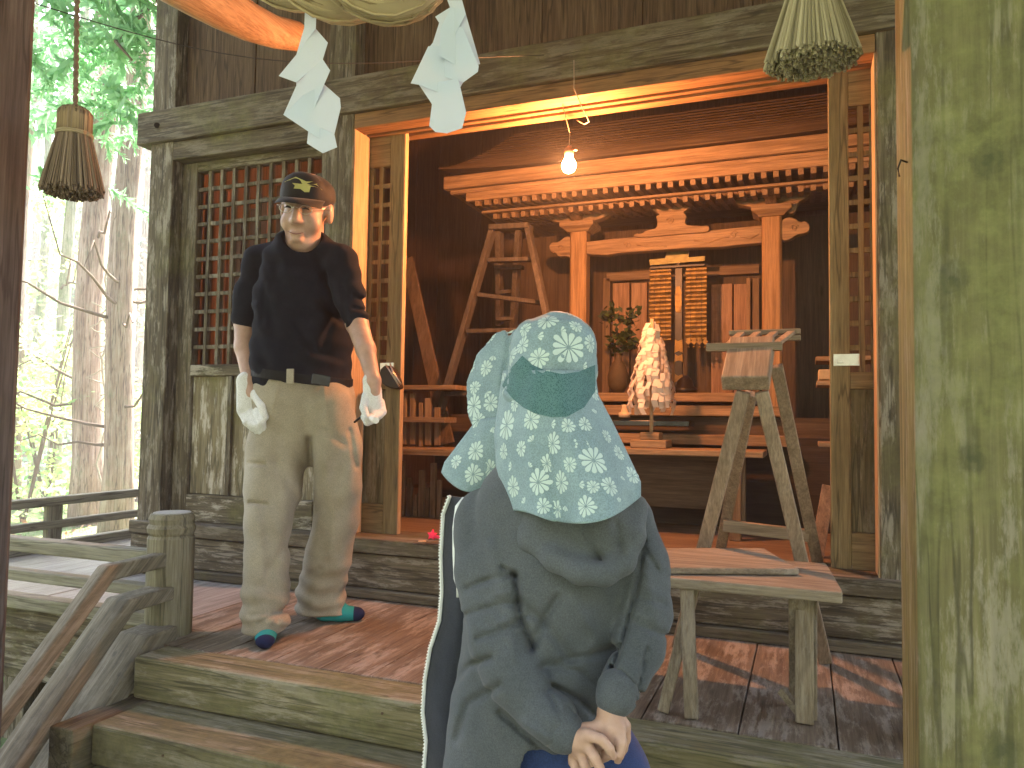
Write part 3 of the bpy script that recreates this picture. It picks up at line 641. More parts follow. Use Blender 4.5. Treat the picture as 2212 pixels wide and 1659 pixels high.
for cx_ in (cL, cR):
    m = MB(); c = .012; pr2 = [(cx_-cw+c, SY-cw), (cx_+cw-c, SY-cw), (cx_+cw, SY-cw+c), (cx_+cw, SY+cw-c), (cx_+cw-c, SY+cw), (cx_-cw+c, SY+cw), (cx_-cw, SY+cw-c), (cx_-cw, SY-cw+c)]
    m.plate([(x, y, .45) for x, y in pr2], (0, 0, zt-.45)).build('column', CW, shr, .002)
    for bx, zz, ww in ((cx_, zt, .105), (cx_, zt+.115, .06), (cx_-.12, zt+.115, .05), (cx_+.12, zt+.115, .05)):
        b = MB(); b.loft([[(bx+sx*ww*f, SY-.03*0+sy*ww*f*.9, zz+h) for sx, sy in ((-1, -1), (1, -1), (1, 1), (-1, 1))] for f, h in ((.62, 0), (.72, .012), (1, .03), (1, .058))])
        b.build('bearing_block', inner('x', 1.1), shr, .003)
    # carved bracket arm: scalloped outline
    o = []; hw = .20; zz = zt+.058
    for u in [i/16 for i in range(17)]:
        x = -hw+2*hw*u; e = abs(2*u-1); o.append((cx_+x, SY-.045, zz+.012*(1 if e > .9 else 0)+max(0, (e-.35))**1.5*.07+.004*math.sin(u*50)))
    m = MB(); m.plate(o+[(cx_+hw, SY-.045, zz+.06), (cx_-hw, SY-.045, zz+.06)], (0, .07, 0)); m.build('bracket_arm', inner('x', 1.1), shr, .004)
    m = MB(); m.plate([(cx_-.03, SY-.05, zz+.0), (cx_-.03, SY-.17, zz+.02), (cx_-.03, SY-.22, zz+.06), (cx_-.03, SY-.18, zz+.08), (cx_-.03, SY-.05, zz+.08)], (.06, 0, 0)); m.build('bracket_nose', inner('y', 1.1), shr, .005)
# rainbow beam with cloud noses
def outline(pts, Y, name, thick, mat, par=None, bev=.006, relief=None):
    m = MB(); m.plate([W(x, y, Y) for x, y in pts], (0, thick, 0)); return m.build(name, mat, par or shr, bev)
def smooth(pts, it=2):
    for _ in range(it):
        q = []
        for i in range(len(pts)):
            a, b = pts[i], pts[(i+1) % len(pts)]; q += [(a[0]*.75+b[0]*.25, a[1]*.75+b[1]*.25), (a[0]*.25+b[0]*.75, a[1]*.25+b[1]*.75)]
        pts = q
    return pts
BY = SY-.035
outline([(1266, 522), (1317, 516), (1480, 503), (1646, 486), (1646, 524), (1590, 529), (1560, 533), (1480, 536), (1340, 546), (1310, 551), (1266, 549)], BY, 'rainbow_beam', .07, inner('x', 1.25))
outline(smooth([(1235, 512), (1222, 510), (1212, 518), (1203, 524), (1192, 522), (1185, 532), (1190, 544), (1200, 546), (1206, 555), (1222, 552), (1236, 558)]), BY, 'cloud_nose', .06, inner('x', 1.25))
outline(smooth([(1686, 478), (1700, 468), (1716, 470), (1728, 480), (1740, 476), (1750, 486), (1748, 500), (1735, 505), (1722, 506), (1706, 518), (1686, 520)]), BY, 'cloud_nose', .06, inner('x', 1.25))
outline(smooth([(1366, 513), (1372, 504), (1386, 505), (1394, 498), (1412, 494), (1418, 492), (1420, 478), (1416, 466), (1426, 464), (1412, 456), (1404, 450), (1450, 447), (1494, 440), (1486, 452), (1474, 458), (1484, 466), (1480, 476), (1481, 486), (1500, 487), (1518, 488), (1530, 486), (1534, 496), (1524, 502), (1480, 504), (1420, 510)], 1), BY-.02, 'frog_leg_strut', .05, inner('x', 1.25), bev=.004)
# swirl relief carved on beam and strut
RL = inner('x', 1.45)
m = MB()
for px, py, r, sg in ((1448, 477, .022, 1), (1355, 530, .022, 1), (1585, 507, .022, -1), (1212, 536, .020, 1), (1716, 492, .022, -1)):
    c = W(px, py, BY-.024 if px == 1448 else BY-.004)
    m.tube([c+Vector((sg*math.cos(t)*r*(t/9), 0, math.sin(t)*r*(t/9))) for t in [1.2+7.8*i/26 for i in range(27)]], .0032, 6)
for pts in ([(1375, 528), (1395, 534), (1420, 530), (1440, 533)], [(1500, 520), (1530, 524), (1560, 514), (1575, 512)], [(1600, 512), (1620, 516), (1640, 505)]):
    m.tube([W(x, y, BY-.003) for x, y in pts], .003, 6)
m.build('carved_relief', RL, shr, smooth=True)
# right-hand curved strut towards the side eave
outline(smooth([(1700, 462), (1704, 440), (1712, 428), (1740, 412), (1791, 402), (1791, 412), (1752, 418), (1740, 428), (1724, 436), (1718, 460)], 1), SY-.04, 'shoulder_strut', .06, inner('x', 1.15))
# doors / wall behind the columns
DY = 4.72
MB().box(-2.0, .56, DY+.05, DY+.08, .25, 2.0).build('back_wall', inner('z', .35), shr)
def rectp(name, x0, y0, x1, y1, Y, dep, mat, bev=.003):
    a, b = W(x0, y1, Y), W(x1, y0, Y); return MB().box(min(a.x, b.x), max(a.x, b.x), Y, Y+dep, min(a.z, b.z), max(a.z, b.z)).build(name, mat, shr, bev)
PD = wood('z', (.17, .09, .05), (.28, .16, .095), (.37, .23, .14), rough=.45)
for x0, x1 in ((1322, 1360), (1362, 1398), (1536, 1582), (1585, 1622)): rectp('door_panel', x0, 610 if x0 < 1500 else 612, x1, 862, DY+.01, .03, PD)
rectp('door_frame', 1310, 570, 1640, 608, DY, .05, inner('x', .8)); rectp('door_frame', 1300, 600, 1318, 870, DY, .05, inner('z', .7)); rectp('door_frame', 1624, 600, 1640, 870, DY, .05, inner('z', .8))
rectp('door_post', 1612, 600, 1621, 858, DY-.03, .03, inner('z', 1.2))
# stepped altar in front of the doors
def shelf(name, l, r, Y, dep, th, mat=None, par=None):
    a, b = W(*l, Y), W(*r, Y); z = (a.z+b.z)/2; return MB().box(a.x, b.x, Y, Y+dep, z-th, z).build(name, mat or inner('x', 1.15), par or shr, .004)
shelf('altar_step', (1180, 845), (1640, 852), 4.25, .5, .05); shelf('altar_step', (1180, 872), (1700, 880), 4.1, .5, .055); shelf('altar_step', (1150, 935), (1700, 940), 3.85, .5, .05)
MB().box(-2.0, .56, 4.15, 4.19, .25, .80).build('altar_riser', inner('x', .4), shr); MB().box(-2.0, .56, 3.95, 3.98, .25, .70).build('altar_riser', inner('x', .2), shr)
# ---- the rest of the interior
tb = empty('offering_table', (-.9, 3.62, .25), 'long low wooden offering table before the inner shrine', 'table')
a, b = W(1649, 990, 3.5), W(1649, 975, 3.5)
MB().box(-1.55, a.x, 3.5, 3.85, a.z, a.z+.028).build('table_top', inner('x', 1.3), tb, .004)
for x in (-1.5, a.x-.12): 
    for y in (3.53, 3.80): MB().box(x-.025, x+.025, y-.02, y+.02, .248, a.z).build('leg', inner('z', .9), tb, .003)
MB().box(-1.5, a.x-.12, 3.79, 3.81, .35, a.z).build('apron', inner('x', .45), tb)
TT = a.z+.028
# paper wand on its stepped stand
wd_ = empty('paper_wand', (W(1407, 950, 3.66).x, 3.66, TT), 'wand of many folded white paper strips standing on the offering table', 'ritual wand')
cx_ = wd_['wloc'][0]; zt_ = W(1411, 680, 3.66).z; zb_ = W(1407, 893, 3.66).z; z_s = W(1407, 934, 3.66).z
MB().tube([(cx_, 3.66, z_s-.01), (cx_, 3.66, zt_-.02)], .009, 10).build('stick', fresh('z'), wd_, smooth=True)
m = MB(); hh = zt_-zb_
for k in range(125):
    u = rnd.random()**.8; a_ = rnd.uniform(0, 6.28); rad = .018+.085*u**.9; z = zt_-.01-u*hh*.72
    p = Vector((cx_+math.cos(a_)*rad, 3.66+math.sin(a_)*rad, z)); out = Vector((math.cos(a_), math.sin(a_), 0)); side = Vector((-math.sin(a_), math.cos(a_), 0)); ww = rnd.uniform(.009, .016)
    pts = []; q = p.copy()
    for s_ in range(5):
        pts.append((q.copy(), ww*(1 if s_ < 4 else .9))); q = q+Vector((0, 0, -.033))+out*(.013 if s_ % 2 == 0 else -.010)+side*(.012 if s_ % 2 else -.012)*rnd.uniform(.3, 1.4)
    v = [];
    for q_, w2 in pts: v += [q_-side*w2, q_+side*w2]
    m.add(v, [(2*i, 2*i+1, 2*i+3, 2*i+2) for i in range(4)])
wp, n_, b_ = new_mat('ritual_paper'); b_.inputs['Base Color'].default_value = (.85, .76, .72, 1); tr = n_.nodes.new('ShaderNodeBsdfTranslucent'); tr.inputs[0].default_value = (.85, .8, .76, 1); ms = n_.nodes.new('ShaderNodeMixShader'); ms.inputs[0].default_value = .4
n_.links.new(b_.outputs[0], ms.inputs[1]); n_.links.new(tr.outputs[0], ms.inputs[2]); n_.links.new(ms.outputs[0], n_.nodes['Material Output'].inputs[0])
m.build('paper_strips', wp, wd_)
m = MB(); m.box(cx_-.047, cx_+.047, 3.61, 3.71, z_s-.035, z_s); m.box(cx_-.085, cx_+.085, 3.575, 3.745, TT, z_s-.0351)
wst = empty('wand_stand', (cx_, 3.66, TT), 'stepped wooden block stand holding the paper wand', 'stand'); m.build('block', inner('x', 1.25), wst, .005)
# black lacquer tray, cup
a, b = W(1270, 905, 3.95), W(1492, 922, 3.95)
t = empty('lacquer_tray', (a.x+.3, 4.0, b.z), 'long black lacquer tray on the altar step', 'tray'); MB().box(W(1240, 905, 3.9).x, b.x, 3.9, 4.1, b.z, a.z-.003).build('tray', plain('black_lacquer', (.012, .010, .012), .25, spec=.5), t, .004)
q = W(1349, 897, 3.9); t = empty('offering_cup', q, 'small pale cup standing on the black tray', 'cup'); MB().lathe([(.012, -.012), (.03, -.01), (.032, .012), (.028, .014), (.02, .016), (.013, .04), (.016, .055), (.0001, .055)], q, 16).build('cup', plain('pale_wood', (.55, .42, .30), .6), t, smooth=True)
# vase with dark evergreen sprigs
q = W(1335, 850, 4.3); t = empty('vase', q, 'round vase of dark evergreen sprigs left of the paper wand', 'vase')
MB().lathe([(.03, 0), (.055, .04), (.062, .10), (.045, .16), (.022, .19), (.026, .23), (.02, .23)], q, 18).build('pot', plain('brown_glaze', (.07, .05, .03), .6, spec=.2), t, smooth=True)
m = MB()
for _ in range(9):
    clump(m, q+Vector((rnd.uniform(-.11, .11), rnd.uniform(-.06, .06), rnd.uniform(.27, .47))), (.05, .05, .06), 26, .05, rnd)
m.build('leaves', leafmat('evergreen', (.015, .03, .012), (.05, .08, .03), .1), t)
# hanging gilt ornament: canopy bar, black pole with tablet, two curtains of brass scales
GOLD = plain('gilt_brass', (.17, .105, .032), .5, .4, var=.6, vscale=16); BLK = plain('black_wood', (.02, .015, .012), .4)
t = empty('gilt_ornament', W(1465, 850, 4.5), 'tall black pole with gilt plates and canopy in front of the shrine doors', 'ornament'); OY = 4.5
def g(name, x0, y0, x1, y1, Y, dep, mat, par, bev=.002):
    a, b = W(x0, y1, Y), W(x1, y0, Y); return MB().box(min(a.x, b.x), max(a.x, b.x), Y, Y+dep, min(a.z, b.z), max(a.z, b.z)).build(name, mat, par, bev)
g('pole', 1457, 575, 1474, 835, OY, .03, BLK, t); g('pole', 1461, 540, 1468, 575, OY, .03, BLK, t)
MB().lathe([(.07, 0), (.075, .02), (.055, .035), (.045, .07), (.03, .09), (.02, .10)], Vector((W(1478, 848, OY).x, OY+.02, W(1478, 848, OY).z)), 20).build('foot', BLK, t, smooth=True)
MB().plate([W(x, y, OY-.004) for x, y in smooth([(1458, 618), (1472, 618), (1472, 672), (1465, 676), (1458, 672)], 1)], (0, .004, 0)).build('tablet', GOLD, t)
for y0, y1 in ((733, 762), (765, 782), (808, 826)): MB().plate([W(x, y, OY-.006) for x, y in ((1458, y0), (1465, y0+4), (1474, y0), (1475, y1), (1466, y1-4), (1457, y1))], (0, .004, 0)).build('tablet', GOLD, t)
g('canopy', 1404, 574, 1523, 576, OY-.02, .05, BLK, t); 
MB().plate([W(x, y, OY-.01) for x, y in ((1402, 561), (1436, 558), (1442, 541), (1489, 537), (1487, 556), (1522, 553), (1522, 563), (1404, 573))], (0, .01, 0)).build('canopy', plain('tarnished_brass', (.16, .14, .06), .5, .5, var=.3), t)
def scales(x0, x1, y0, y1, label, tail):
    tt = empty('gilt_curtain', W(x0, y0, OY), label, 'ornament', 'gilt scale curtains in front of the shrine doors'); m = MB(); a, b = W(x0, y0, OY), W(x1, y1, OY); nc = 4 if x0 > 1450 else 4; nr = 17
    for i in range(nc):
        for j in range(nr):
            cw_ = (b.x-a.x)/nc; ch = (a.z-b.z)/nr; X = a.x+cw_*(i+.5); Z = a.z-ch*(j+.5); k = .82; tilt = .005*(1 if (j % 2) else -1)
            m.plate([(X-cw_*.46, OY+tilt, Z+ch*.46), (X+cw_*.46, OY+tilt, Z+ch*.46), (X+cw_*.40, OY-tilt, Z), (X+cw_*.46, OY-tilt, Z-ch*.44), (X-cw_*.46, OY-tilt, Z-ch*.44), (X-cw_*.52, OY-tilt, Z)], (0, .002, 0))
    m.build('scales', GOLD, tt)
    if tail:
        for i in range(4):
            q = W(1487+12*i, 738, OY); q2 = q+Vector((0, 0, -.032))
            o = MB().plate([(q.x-.017, OY, q.z), (q.x, OY, q.z+.02), (q.x+.017, OY, q.z), (q.x, OY, q.z-.02)], (0, .003, 0)).build('pendant', GOLD, tt)
            MB().lathe([(.0001, -.008), (.007, -.004), (.007, .004), (.0001, .008)], q2, 10).build('bell', GOLD, tt, smooth=True)
scales(1403, 1450, 578, 735, 'left curtain of gilt scales beside the black pole', False); scales(1481, 1527, 575, 733, 'right curtain of gilt scales with small pendants', True)
# ---- stepladder
def lad():
    t = empty('stepladder', W(950, 890, 3.9), 'grey wooden stepladder standing in the dark left of the inner shrine', 'stepladder')
    m_ = wood('z', (.045, .037, .032), (.08, .066, .056), (.13, .108, .092)); Yf, Yb = 3.75, 4.25
    def rail(a, b, Ya, Yb_, w_=.028): MB().bar(W(*a, Ya), W(*b, Yb_), w_, .06, up=(0, 1, 0)).build('rail', m_, t, .003)
    rail((1066, 492), (950, 893), 4.0, 3.75); rail((1140, 488), (1185, 700), 4.0, 3.75); rail((1079, 490), (1079, 700), 4.02, 4.3, .03); rail((1122, 490), (1108, 720), 4.02, 4.3, .03)
    for (x0, y0, x1, y1, Y) in ((1055, 563, 1162, 560, 3.97), (1035, 637, 1172, 655, 3.9), (1010, 716, 1190, 712, 3.86), (1070, 576, 1130, 578, 4.1), (1082, 632, 1112, 630, 4.2), (1075, 690, 1112, 688, 4.25)):
        MB().bar(W(x0, y0, Y), W(x1, y1, Y), .05, .022).build('rung', m_, t, .002)
    MB().bar(W(1062, 494, 4.0), W(1146, 490, 4.0), .10, .03).build('top_step', m_, t, .003)
    MB().bar(W(965, 850, 3.77), W(1200, 856, 3.77), .05, .022).build('rung', m_, t, .002)
lad()
# ---- lumber rack at the left
t = empty('lumber_rack', (-1.75, 3.7, .25), 'rough rack of shelves and upright slats inside the hall, left of the doorway', 'rack'); IY = 3.45
def pl_(name, a, b, Y, w_, h, mat, par=t, dz=0): return MB().bar(W(*a, Y), W(*b, Y+dz), w_, h).build(name, mat, par, .003)
MB().box(W(862, 975, IY).x-.3, W(1040, 970, IY).x, IY, IY+.35, W(862, 982, IY).z, W(862, 968, IY).z).build('shelf', inner('x', 1.1), t, .003)
MB().box(W(862, 905, 3.6).x-.3, W(960, 905, 3.6).x, 3.6, 3.75, W(862, 912, 3.6).z, W(862, 900, 3.6).z).build('shelf', inner('x', .9), t, .003)
MB().box(W(862, 838, 3.62).x-.3, W(985, 838, 3.62).x, 3.62, 3.78, W(862, 842, 3.62).z, W(862, 832, 3.62).z).build('shelf', inner('x', 1.0), t, .003)
for px, y0, y1, w_ in ((875, 850, 960, .022), (892, 850, 960, .03), (910, 870, 965, .022), (925, 860, 962, .034), (945, 880, 962, .03)):
    MB().bar(W(px, y0, 3.66), W(px, y1, 3.66), w_, .02, up=(0, 1, 0)).build('slat', inner('z', 1.1), t, .002)
for i, px in enumerate((872, 886, 899, 912, 924, 937, 950, 962)):
    MB().bar(W(px, 995+(i*37) % 90, 3.62+.01*(i % 3)), W(px-2, 1130, 3.62), .022+.008*(i % 2), .02, up=(0, 1, 0)).build('slat', inner('z', (1.1, .7, 1.3)[i % 3]), t, .002)
MB().box(-2.9, -1.2, 3.58, 3.75, .248, W(900, 1128, 3.58).z).build('sill_board', inner('x', 1.0), t, .003)
lb = empty('leaning_board', (-2.3, 3.9, .25), 'long plank leaning against the left inner wall', 'plank')
MB().bar(W(880, 560, 4.1), W(968, 960, 3.85), .08, .02, up=(0, 1, 0)).build('plank', inner('z', .6), lb, .003)
# ---- clutter at the right inside
t = empty('side_shelf', (.15, 3.7, .25), 'low shelf with folded papers inside the doorway at the right', 'shelf')
for (a, b, Y) in (((1762, 1010-240), (1830, 772), 3.7), ((1764, 822), (1830, 824), 3.5), ((1768, 955), (1830, 958), 3.5)):
    A_, B_ = W(*a, Y), W(*b, Y); MB().box(A_.x, A_.x+.9, Y, Y+.25, A_.z-.02, A_.z).build('shelf', inner('x', 1.2), t, .003)
MB().box(W(1768, 820, 3.52).x, W(1830, 820, 3.52).x, 3.52, 3.7, W(1768, 820, 3.52).z, W(1768, 798, 3.52).z).build('paper_stack', plain('old_paper', (.42, .30, .18), .8), t, .004)
MB().bar(W(1790, 1050, 3.35), W(1762, 1214, 3.2), .05, .02, up=(0, 1, 0)).build('leg', inner('z', 1.0), t, .003)
MB().box(W(1768, 820, 3.5).x+.15, W(1768, 820, 3.5).x+.2, 3.55, 3.6, .248, W(1768, 822, 3.5).z-.02).build('leg', inner('z', .8), t, .003)

# ================================================================ SAWHORSE, RACK, BENCH
HW = lambda ax: wood(ax, (.19, .14, .095), (.28, .21, .145), (.38, .30, .215), rough=.7, mosscol=(.2, .2, .12))
sh = empty('sawhorse', (-.14, 2.85, 0), 'tall wooden trestle straddling the threshold at a tilt', 'sawhorse')
YH = 2.42
fl, frr = W(1558, 829, YH), W(1662, 829, YH); mid = (fl+frr)/2; th = R(36); L = .25; hwid = (frr.x-fl.x)
hh_ = (W(1610, 812, YH).z-W(1610, 846, YH).z)
dv = Vector((.035, math.cos(th), math.sin(th)))
MB().bar(mid, mid+dv*L, hwid, hh_*1.05).build('beam', wood('y', (.19, .14, .095), (.28, .21, .145), (.38, .30, .215), rough=.7, rot=(-th, 0, 0)), sh, .005)
# soot-dark chisel marks on the beam
def leg(a, b, w_=.055, h=.03): MB().bar(a, b, w_, h, up=(0, 1, 0)).build('leg', HW('z'), sh, .004)
fA = mid+Vector((-.045, .03, -hh_*.5)); fB = mid+Vector((.045, .03, -hh_*.5))
leg(W(1606, 846, YH+.02), WZ(1465, 1399, 0.005), .044); leg(W(1645, 846, YH+.02), WZ(1783, 1430, .005), .042)
leg(W(1622, 850, YH+.22), WZ(1556, 1190, .25), .04); leg(W(1677, 790, YH+.26), WZ(1766, 1214, .25), .042)
pa, pb = W(1562, 1135, 3.03), W(1748, 1157, 3.03); MB().bar(pa, pb, .03, .045).build('stretcher', HW('x'), sh, .003)
rk = empty('slatted_rack', W(1620, 740, 2.6), 'small slatted wooden rack resting on top of the trestle', 'rack')
RW2 = HW
A0, A1, B0, B1 = W(1526, 751, 2.56), W(1690, 748, 2.56), W(1575, 720, 2.78), W(1730, 716, 2.78)
MB().bar(A0, A1, .03, .027).build('bar', HW('x'), rk, .003); MB().bar(B0, B1, .03, .018).build('bar', HW('x'), rk, .003); MB().bar(B0+Vector((.13, 0, -.022)), B1+Vector((0, 0, -.022)), .03, .018).build('bar', HW('x'), rk, .003)
for k in range(4):
    f1 = .42+.16*k*1.06; f0 = .26+.205*k
    MB().bar(A0.lerp(A1, f0+.02)+Vector((0, .012, .004)), B0.lerp(B1, .16+.235*k+.02), .026, .012).build('slat', HW('y'), rk, .002)
# bench
bn = empty('low_bench', (-.15, 2.15, 0), 'low rickety wooden bench with thin plank legs on the porch', 'bench')
BW = lambda ax: wood(ax, (.16, .125, .085), (.27, .22, .15), (.38, .325, .235), flake=.25)
zb = W(1500, 1252, 2.06).z; a, b = W(1420, 1248, 2.06), W(1820, 1262, 2.06)
zt2 = zb
p_br = WZ(1770, 1216, zt2); 
MB().plate([(-.62, 2.06, zt2-.028), (b.x, 2.06, zt2-.028), (b.x, 2.10, zt2-.028), (p_br.x+.02, p_br.y, zt2-.028), (-.62, p_br.y, zt2-.028)], (0, 0, .028)).build('bench_top', BW('x'), bn, .004)
def bl(a, za, b, w_=.05, h=.02): MB().bar(a, b, w_, h, up=(0, 1, 0)).build('leg', BW('z'), bn, .003)
bl(W(1484, 1266, 2.08), 0, WZ(1494, 1552, .004), .035); bl(W(1500, 1266, 2.14), 0, WZ(1432, 1538, .004), .03)
bl(W(1721, 1268, 2.10), 0, WZ(1722, 1500, .004)+Vector((0, -.07, 0)), .040); bl(W(1737, 1268, 2.13), 0, WZ(1738, 1562, .004), .045); bl(W(1752, 1270, 2.17), 0, WZ(1752, 1555, .004), .030, .014)
MB().bar(W(1688, 1490, 2.16), W(1740, 1556, 2.12), .02, .02).build('brace', BW('y'), bn, .002)
lbd = empty('loose_board', WZ(1560, 1220, zt2), 'loose knotty plank lying on the low bench', 'plank')
z3 = zt2+.002; pts = [WZ(1380, 1240, z3), WZ(1726, 1243, z3), WZ(1650, 1196, z3), WZ(1380, 1196, z3)]
MB().plate(pts, (0, 0, .018)).build('plank', BW('x'), lbd, .004)
# keys on the threshold
kt = empty('key_bunch', WZ(925, 1170, .254), 'bunch of keys with a bright pink charm lying on the threshold', 'keys')
q = WZ(932, 1165, .254)
PK = plain('pink_rubber', (.85, .04, .12), .4, var=.05)
m = MB(); n = 10; st_ = [(math.cos(math.pi*2*i/n+.3)*(.024 if i % 2 == 0 else .012), math.sin(math.pi*2*i/n+.3)*(.024 if i % 2 == 0 else .012)) for i in range(n)]
m.plate([(q.x+x, q.y+y*.3, q.z+.018+y) for x, y in st_], (0, .012, 0)); m.bar(q+Vector((.01, 0, .012)), q+Vector((.055, .005, .012)), .014, .012); m.build('charm', PK, kt, .002)
q2 = WZ(912, 1170, .254); MB().lathe([(.0001, 0), (.017, 0), (.017, .003), (.0001, .004)], q2, 14).build('tag', plain('tan_leather', (.55, .36, .2), .6), kt)
DK = plain('dark_key', (.05, .04, .035), .4, .8)
for p_, d_ in (((898, 1175), (.02, -.002)), ((925, 1175), (.03, -.01)), ((938, 1176), (.025, .006))):
    q3 = WZ(*p_, .255); m = MB(); m.bar(q3, q3+Vector((d_[0]*1.6, d_[1], .002)), .004, .003); m.lathe([(.0001, 0), (.009, 0), (.009, .003), (.0001, .003)], q3-Vector((.004, 0, .001)), 10); m.build('key', DK, kt)
# tool pouch hanging on the left door leaf, pliers in it
tp = empty('tool_pouch', W(838, 820, yD-.03), 'dark leather tool pouch with pliers hanging on the left door leaf', 'pouch')
m = MB(); a = [(818, 800), (833, 786), (850, 800), (862, 830), (862, 842), (838, 838), (822, 826)]
m.plate([W(x, y, yD-.05) for x, y in smooth(a, 1)], (0, .044, 0)).build('pouch', plain('dark_leather', (.035, .022, .016), .5, bmp=.3), tp, .006)
m = MB(); m.tube([W(833, 788, yD-.055), W(846, 806, yD-.06), W(862, 834, yD-.06)], [.003, .005, .004], 8); m.tube([W(842, 784, yD-.055), W(850, 806, yD-.06), W(866, 830, yD-.06)], [.003, .005, .004], 8); m.tube([W(845, 806, yD-.065), W(850, 808, yD-.065)], .006, 8)
m.build('pliers', plain('tool_steel', (.5, .42, .36), .3, .9), tp, smooth=True)

# ================================================================ PEOPLE: bodies and clothes grown from blended tapered limbs
def proj(Pn):
    q = Pn-np.array(CAM); z = q@np.array(fwd); return 1106+F_PX*(q@np.array(rgt))/z, 829.5-F_PX*(q@np.array(upv))/z
def mpp(p): return (Vector(p)-CAM).dot(fwd)/F_PX      # metres per survey unit at p
def S(px, py, Y, r): p = W(px, py, Y); return (np.array(p), r*mpp(p))
def smin(a, b, k): h = np.clip(.5+.5*(b-a)/k, 0, 1); return b*(1-h)+a*h-k*h*(1-h)
def grow(prims, h, k=.015, disp=None):
    """prims: ('c', a, ra, b, rb, flat_axis, flat) limb; ('e', centre, radii, 3x3 axes) ellipsoid; negative k cuts"""
    lo = np.full(3, 1e9); hi = -lo
    bb = []
    for q in prims:
        if q[0] == 'c': r = max(q[2], q[4]); l = np.minimum(q[1], q[3])-r; u = np.maximum(q[1], q[3])+r
        else: r = max(q[2]); l = q[1]-r; u = q[1]+r
        bb.append((l, u)); lo = np.minimum(lo, l); hi = np.maximum(hi, u)
    lo = lo-4*h-.03; hi = hi+4*h+.03; n = np.ceil((hi-lo)/h).astype(int)+1
    F = np.full(tuple(n), .05, dtype=np.float64); ax = [lo[i]+h*np.arange(n[i]) for i in range(3)]
    for q, (l, u) in zip(prims, bb):
        m = .055; i0 = np.maximum(0, ((l-m-lo)/h).astype(int)); i1 = np.minimum(n, ((u+m-lo)/h).astype(int)+2)
        G = np.stack(np.meshgrid(*[ax[i][i0[i]:i1[i]] for i in range(3)], indexing='ij'), -1)
        if q[0] == 'c':
            a, ra, b, rb = q[1:5]; ba = b-a; X = G-a
            if len(q) > 5 and q[5] is not None: nx = np.array(q[5], float); nx /= np.linalg.norm(nx); t0 = np.clip((X@ba)/(ba@ba+1e-9), 0, 1); D_ = X-t0[..., None]*ba; X = X+((D_@nx)*(1/q[6]-1))[..., None]*nx
            t = np.clip((X@ba)/(ba@ba+1e-9), 0, 1); d = np.linalg.norm(X-t[..., None]*ba, axis=-1)-(ra+(rb-ra)*t)
            if len(q) > 5 and q[5] is not None: d = d*min(1, q[6]*1.15)
        else:
            X = (G-q[1])@np.array(q[3]).T if len(q) > 3 else G-q[1]
            r = np.array(q[2]); k0 = np.linalg.norm(X/r, axis=-1); k1 = np.linalg.norm(X/(r*r), axis=-1)+1e-9; d = k0*(k0-1)/k1
        sl_ = tuple(slice(i0[i], i1[i]) for i in range(3)); F[sl_] = smin(F[sl_], d, k)
    if disp is not None:
        M = np.abs(F) < .045; idx = np.argwhere(M); pts = lo+idx*h; F[M] += disp(pts)
    return nets(F, lo, h)
def nets(F, lo, h):
    s = F < 0; n = F.shape; c = [s[a:n[0]-1+a, b:n[1]-1+b, d:n[2]-1+d] for a in (0, 1) for b in (0, 1) for d in (0, 1)]
    tot = sum(x.astype(np.int8) for x in c); act = (tot > 0) & (tot < 8); I = np.argwhere(act); idm = -np.ones(act.shape, int); idm[act] = np.arange(len(I))
    off = np.array([(a, b, d) for a in (0, 1) for b in (0, 1) for d in (0, 1)]); V = np.zeros((len(I), 3)); cnt = np.zeros(len(I))
    vals = np.stack([F[tuple((I+o).T)] for o in off], 1)
    for i in range(8):
        for j in range(i+1, 8):
            if abs(off[i]-off[j]).sum() != 1: continue
            a, b = vals[:, i], vals[:, j]; m = (a < 0) != (b < 0); t = np.where(m, a/(a-b+1e-12), 0)
            V += np.where(m[:, None], off[i]+t[:, None]*(off[j]-off[i]), 0); cnt += m
    V = lo+h*(I+V/cnt[:, None]); Q = []
    for ax_ in range(3):
        e = [0, 0, 0]; e[ax_] = 1; o1, o2 = [(1, 2), (2, 0), (0, 1)][ax_]
        A = s; B = np.roll(s, -1, ax_); D_ = (A != B); D_[tuple(slice(-1, None) if i == ax_ else slice(None) for i in range(3))] = False
        E_ = np.argwhere(D_); E_ = E_[(E_[:, o1] > 0) & (E_[:, o2] > 0) & (E_[:, o1] < n[o1]-1) & (E_[:, o2] < n[o2]-1)]
        u1 = np.zeros(3, int); u1[o1] = 1; u2 = np.zeros(3, int); u2[o2] = 1
        q = np.stack([idm[tuple((E_-u1-u2).T)], idm[tuple((E_-u2).T)], idm[tuple(E_.T)], idm[tuple((E_-u1).T)]], 1)
        flip = ~A[tuple(E_.T)]; q[flip] = q[flip][:, ::-1]; Q.append(q[(q >= 0).all(1)])
    return V, np.concatenate(Q)
def sdf_obj(name, prims, h, mat, parent=None, loc=None, k=.015, disp=None, it=1):
    V, Q = grow(prims, h, k, disp)
    me = bpy.data.meshes.new(name); base = np.array(parent['wloc'] if parent is not None else loc)
    me.from_pydata((V-base).tolist(), [], Q.tolist()); me.materials.append(mat)
    bm = bmesh.new(); bm.from_mesh(me)
    for _ in range(it): bmesh.ops.smooth_vert(bm, verts=bm.verts, factor=.5, use_axis_x=True, use_axis_y=True, use_axis_z=True)
    bmesh.ops.recalc_face_normals(bm, faces=bm.faces)
    for f in bm.faces: f.smooth = True
    bm.to_mesh(me); bm.free()
    o = bpy.data.objects.new(name, me); sc.collection.objects.link(o); o['wloc'] = tuple(base)
    if parent is not None: o.parent = parent
    else: o.location = base
    return o
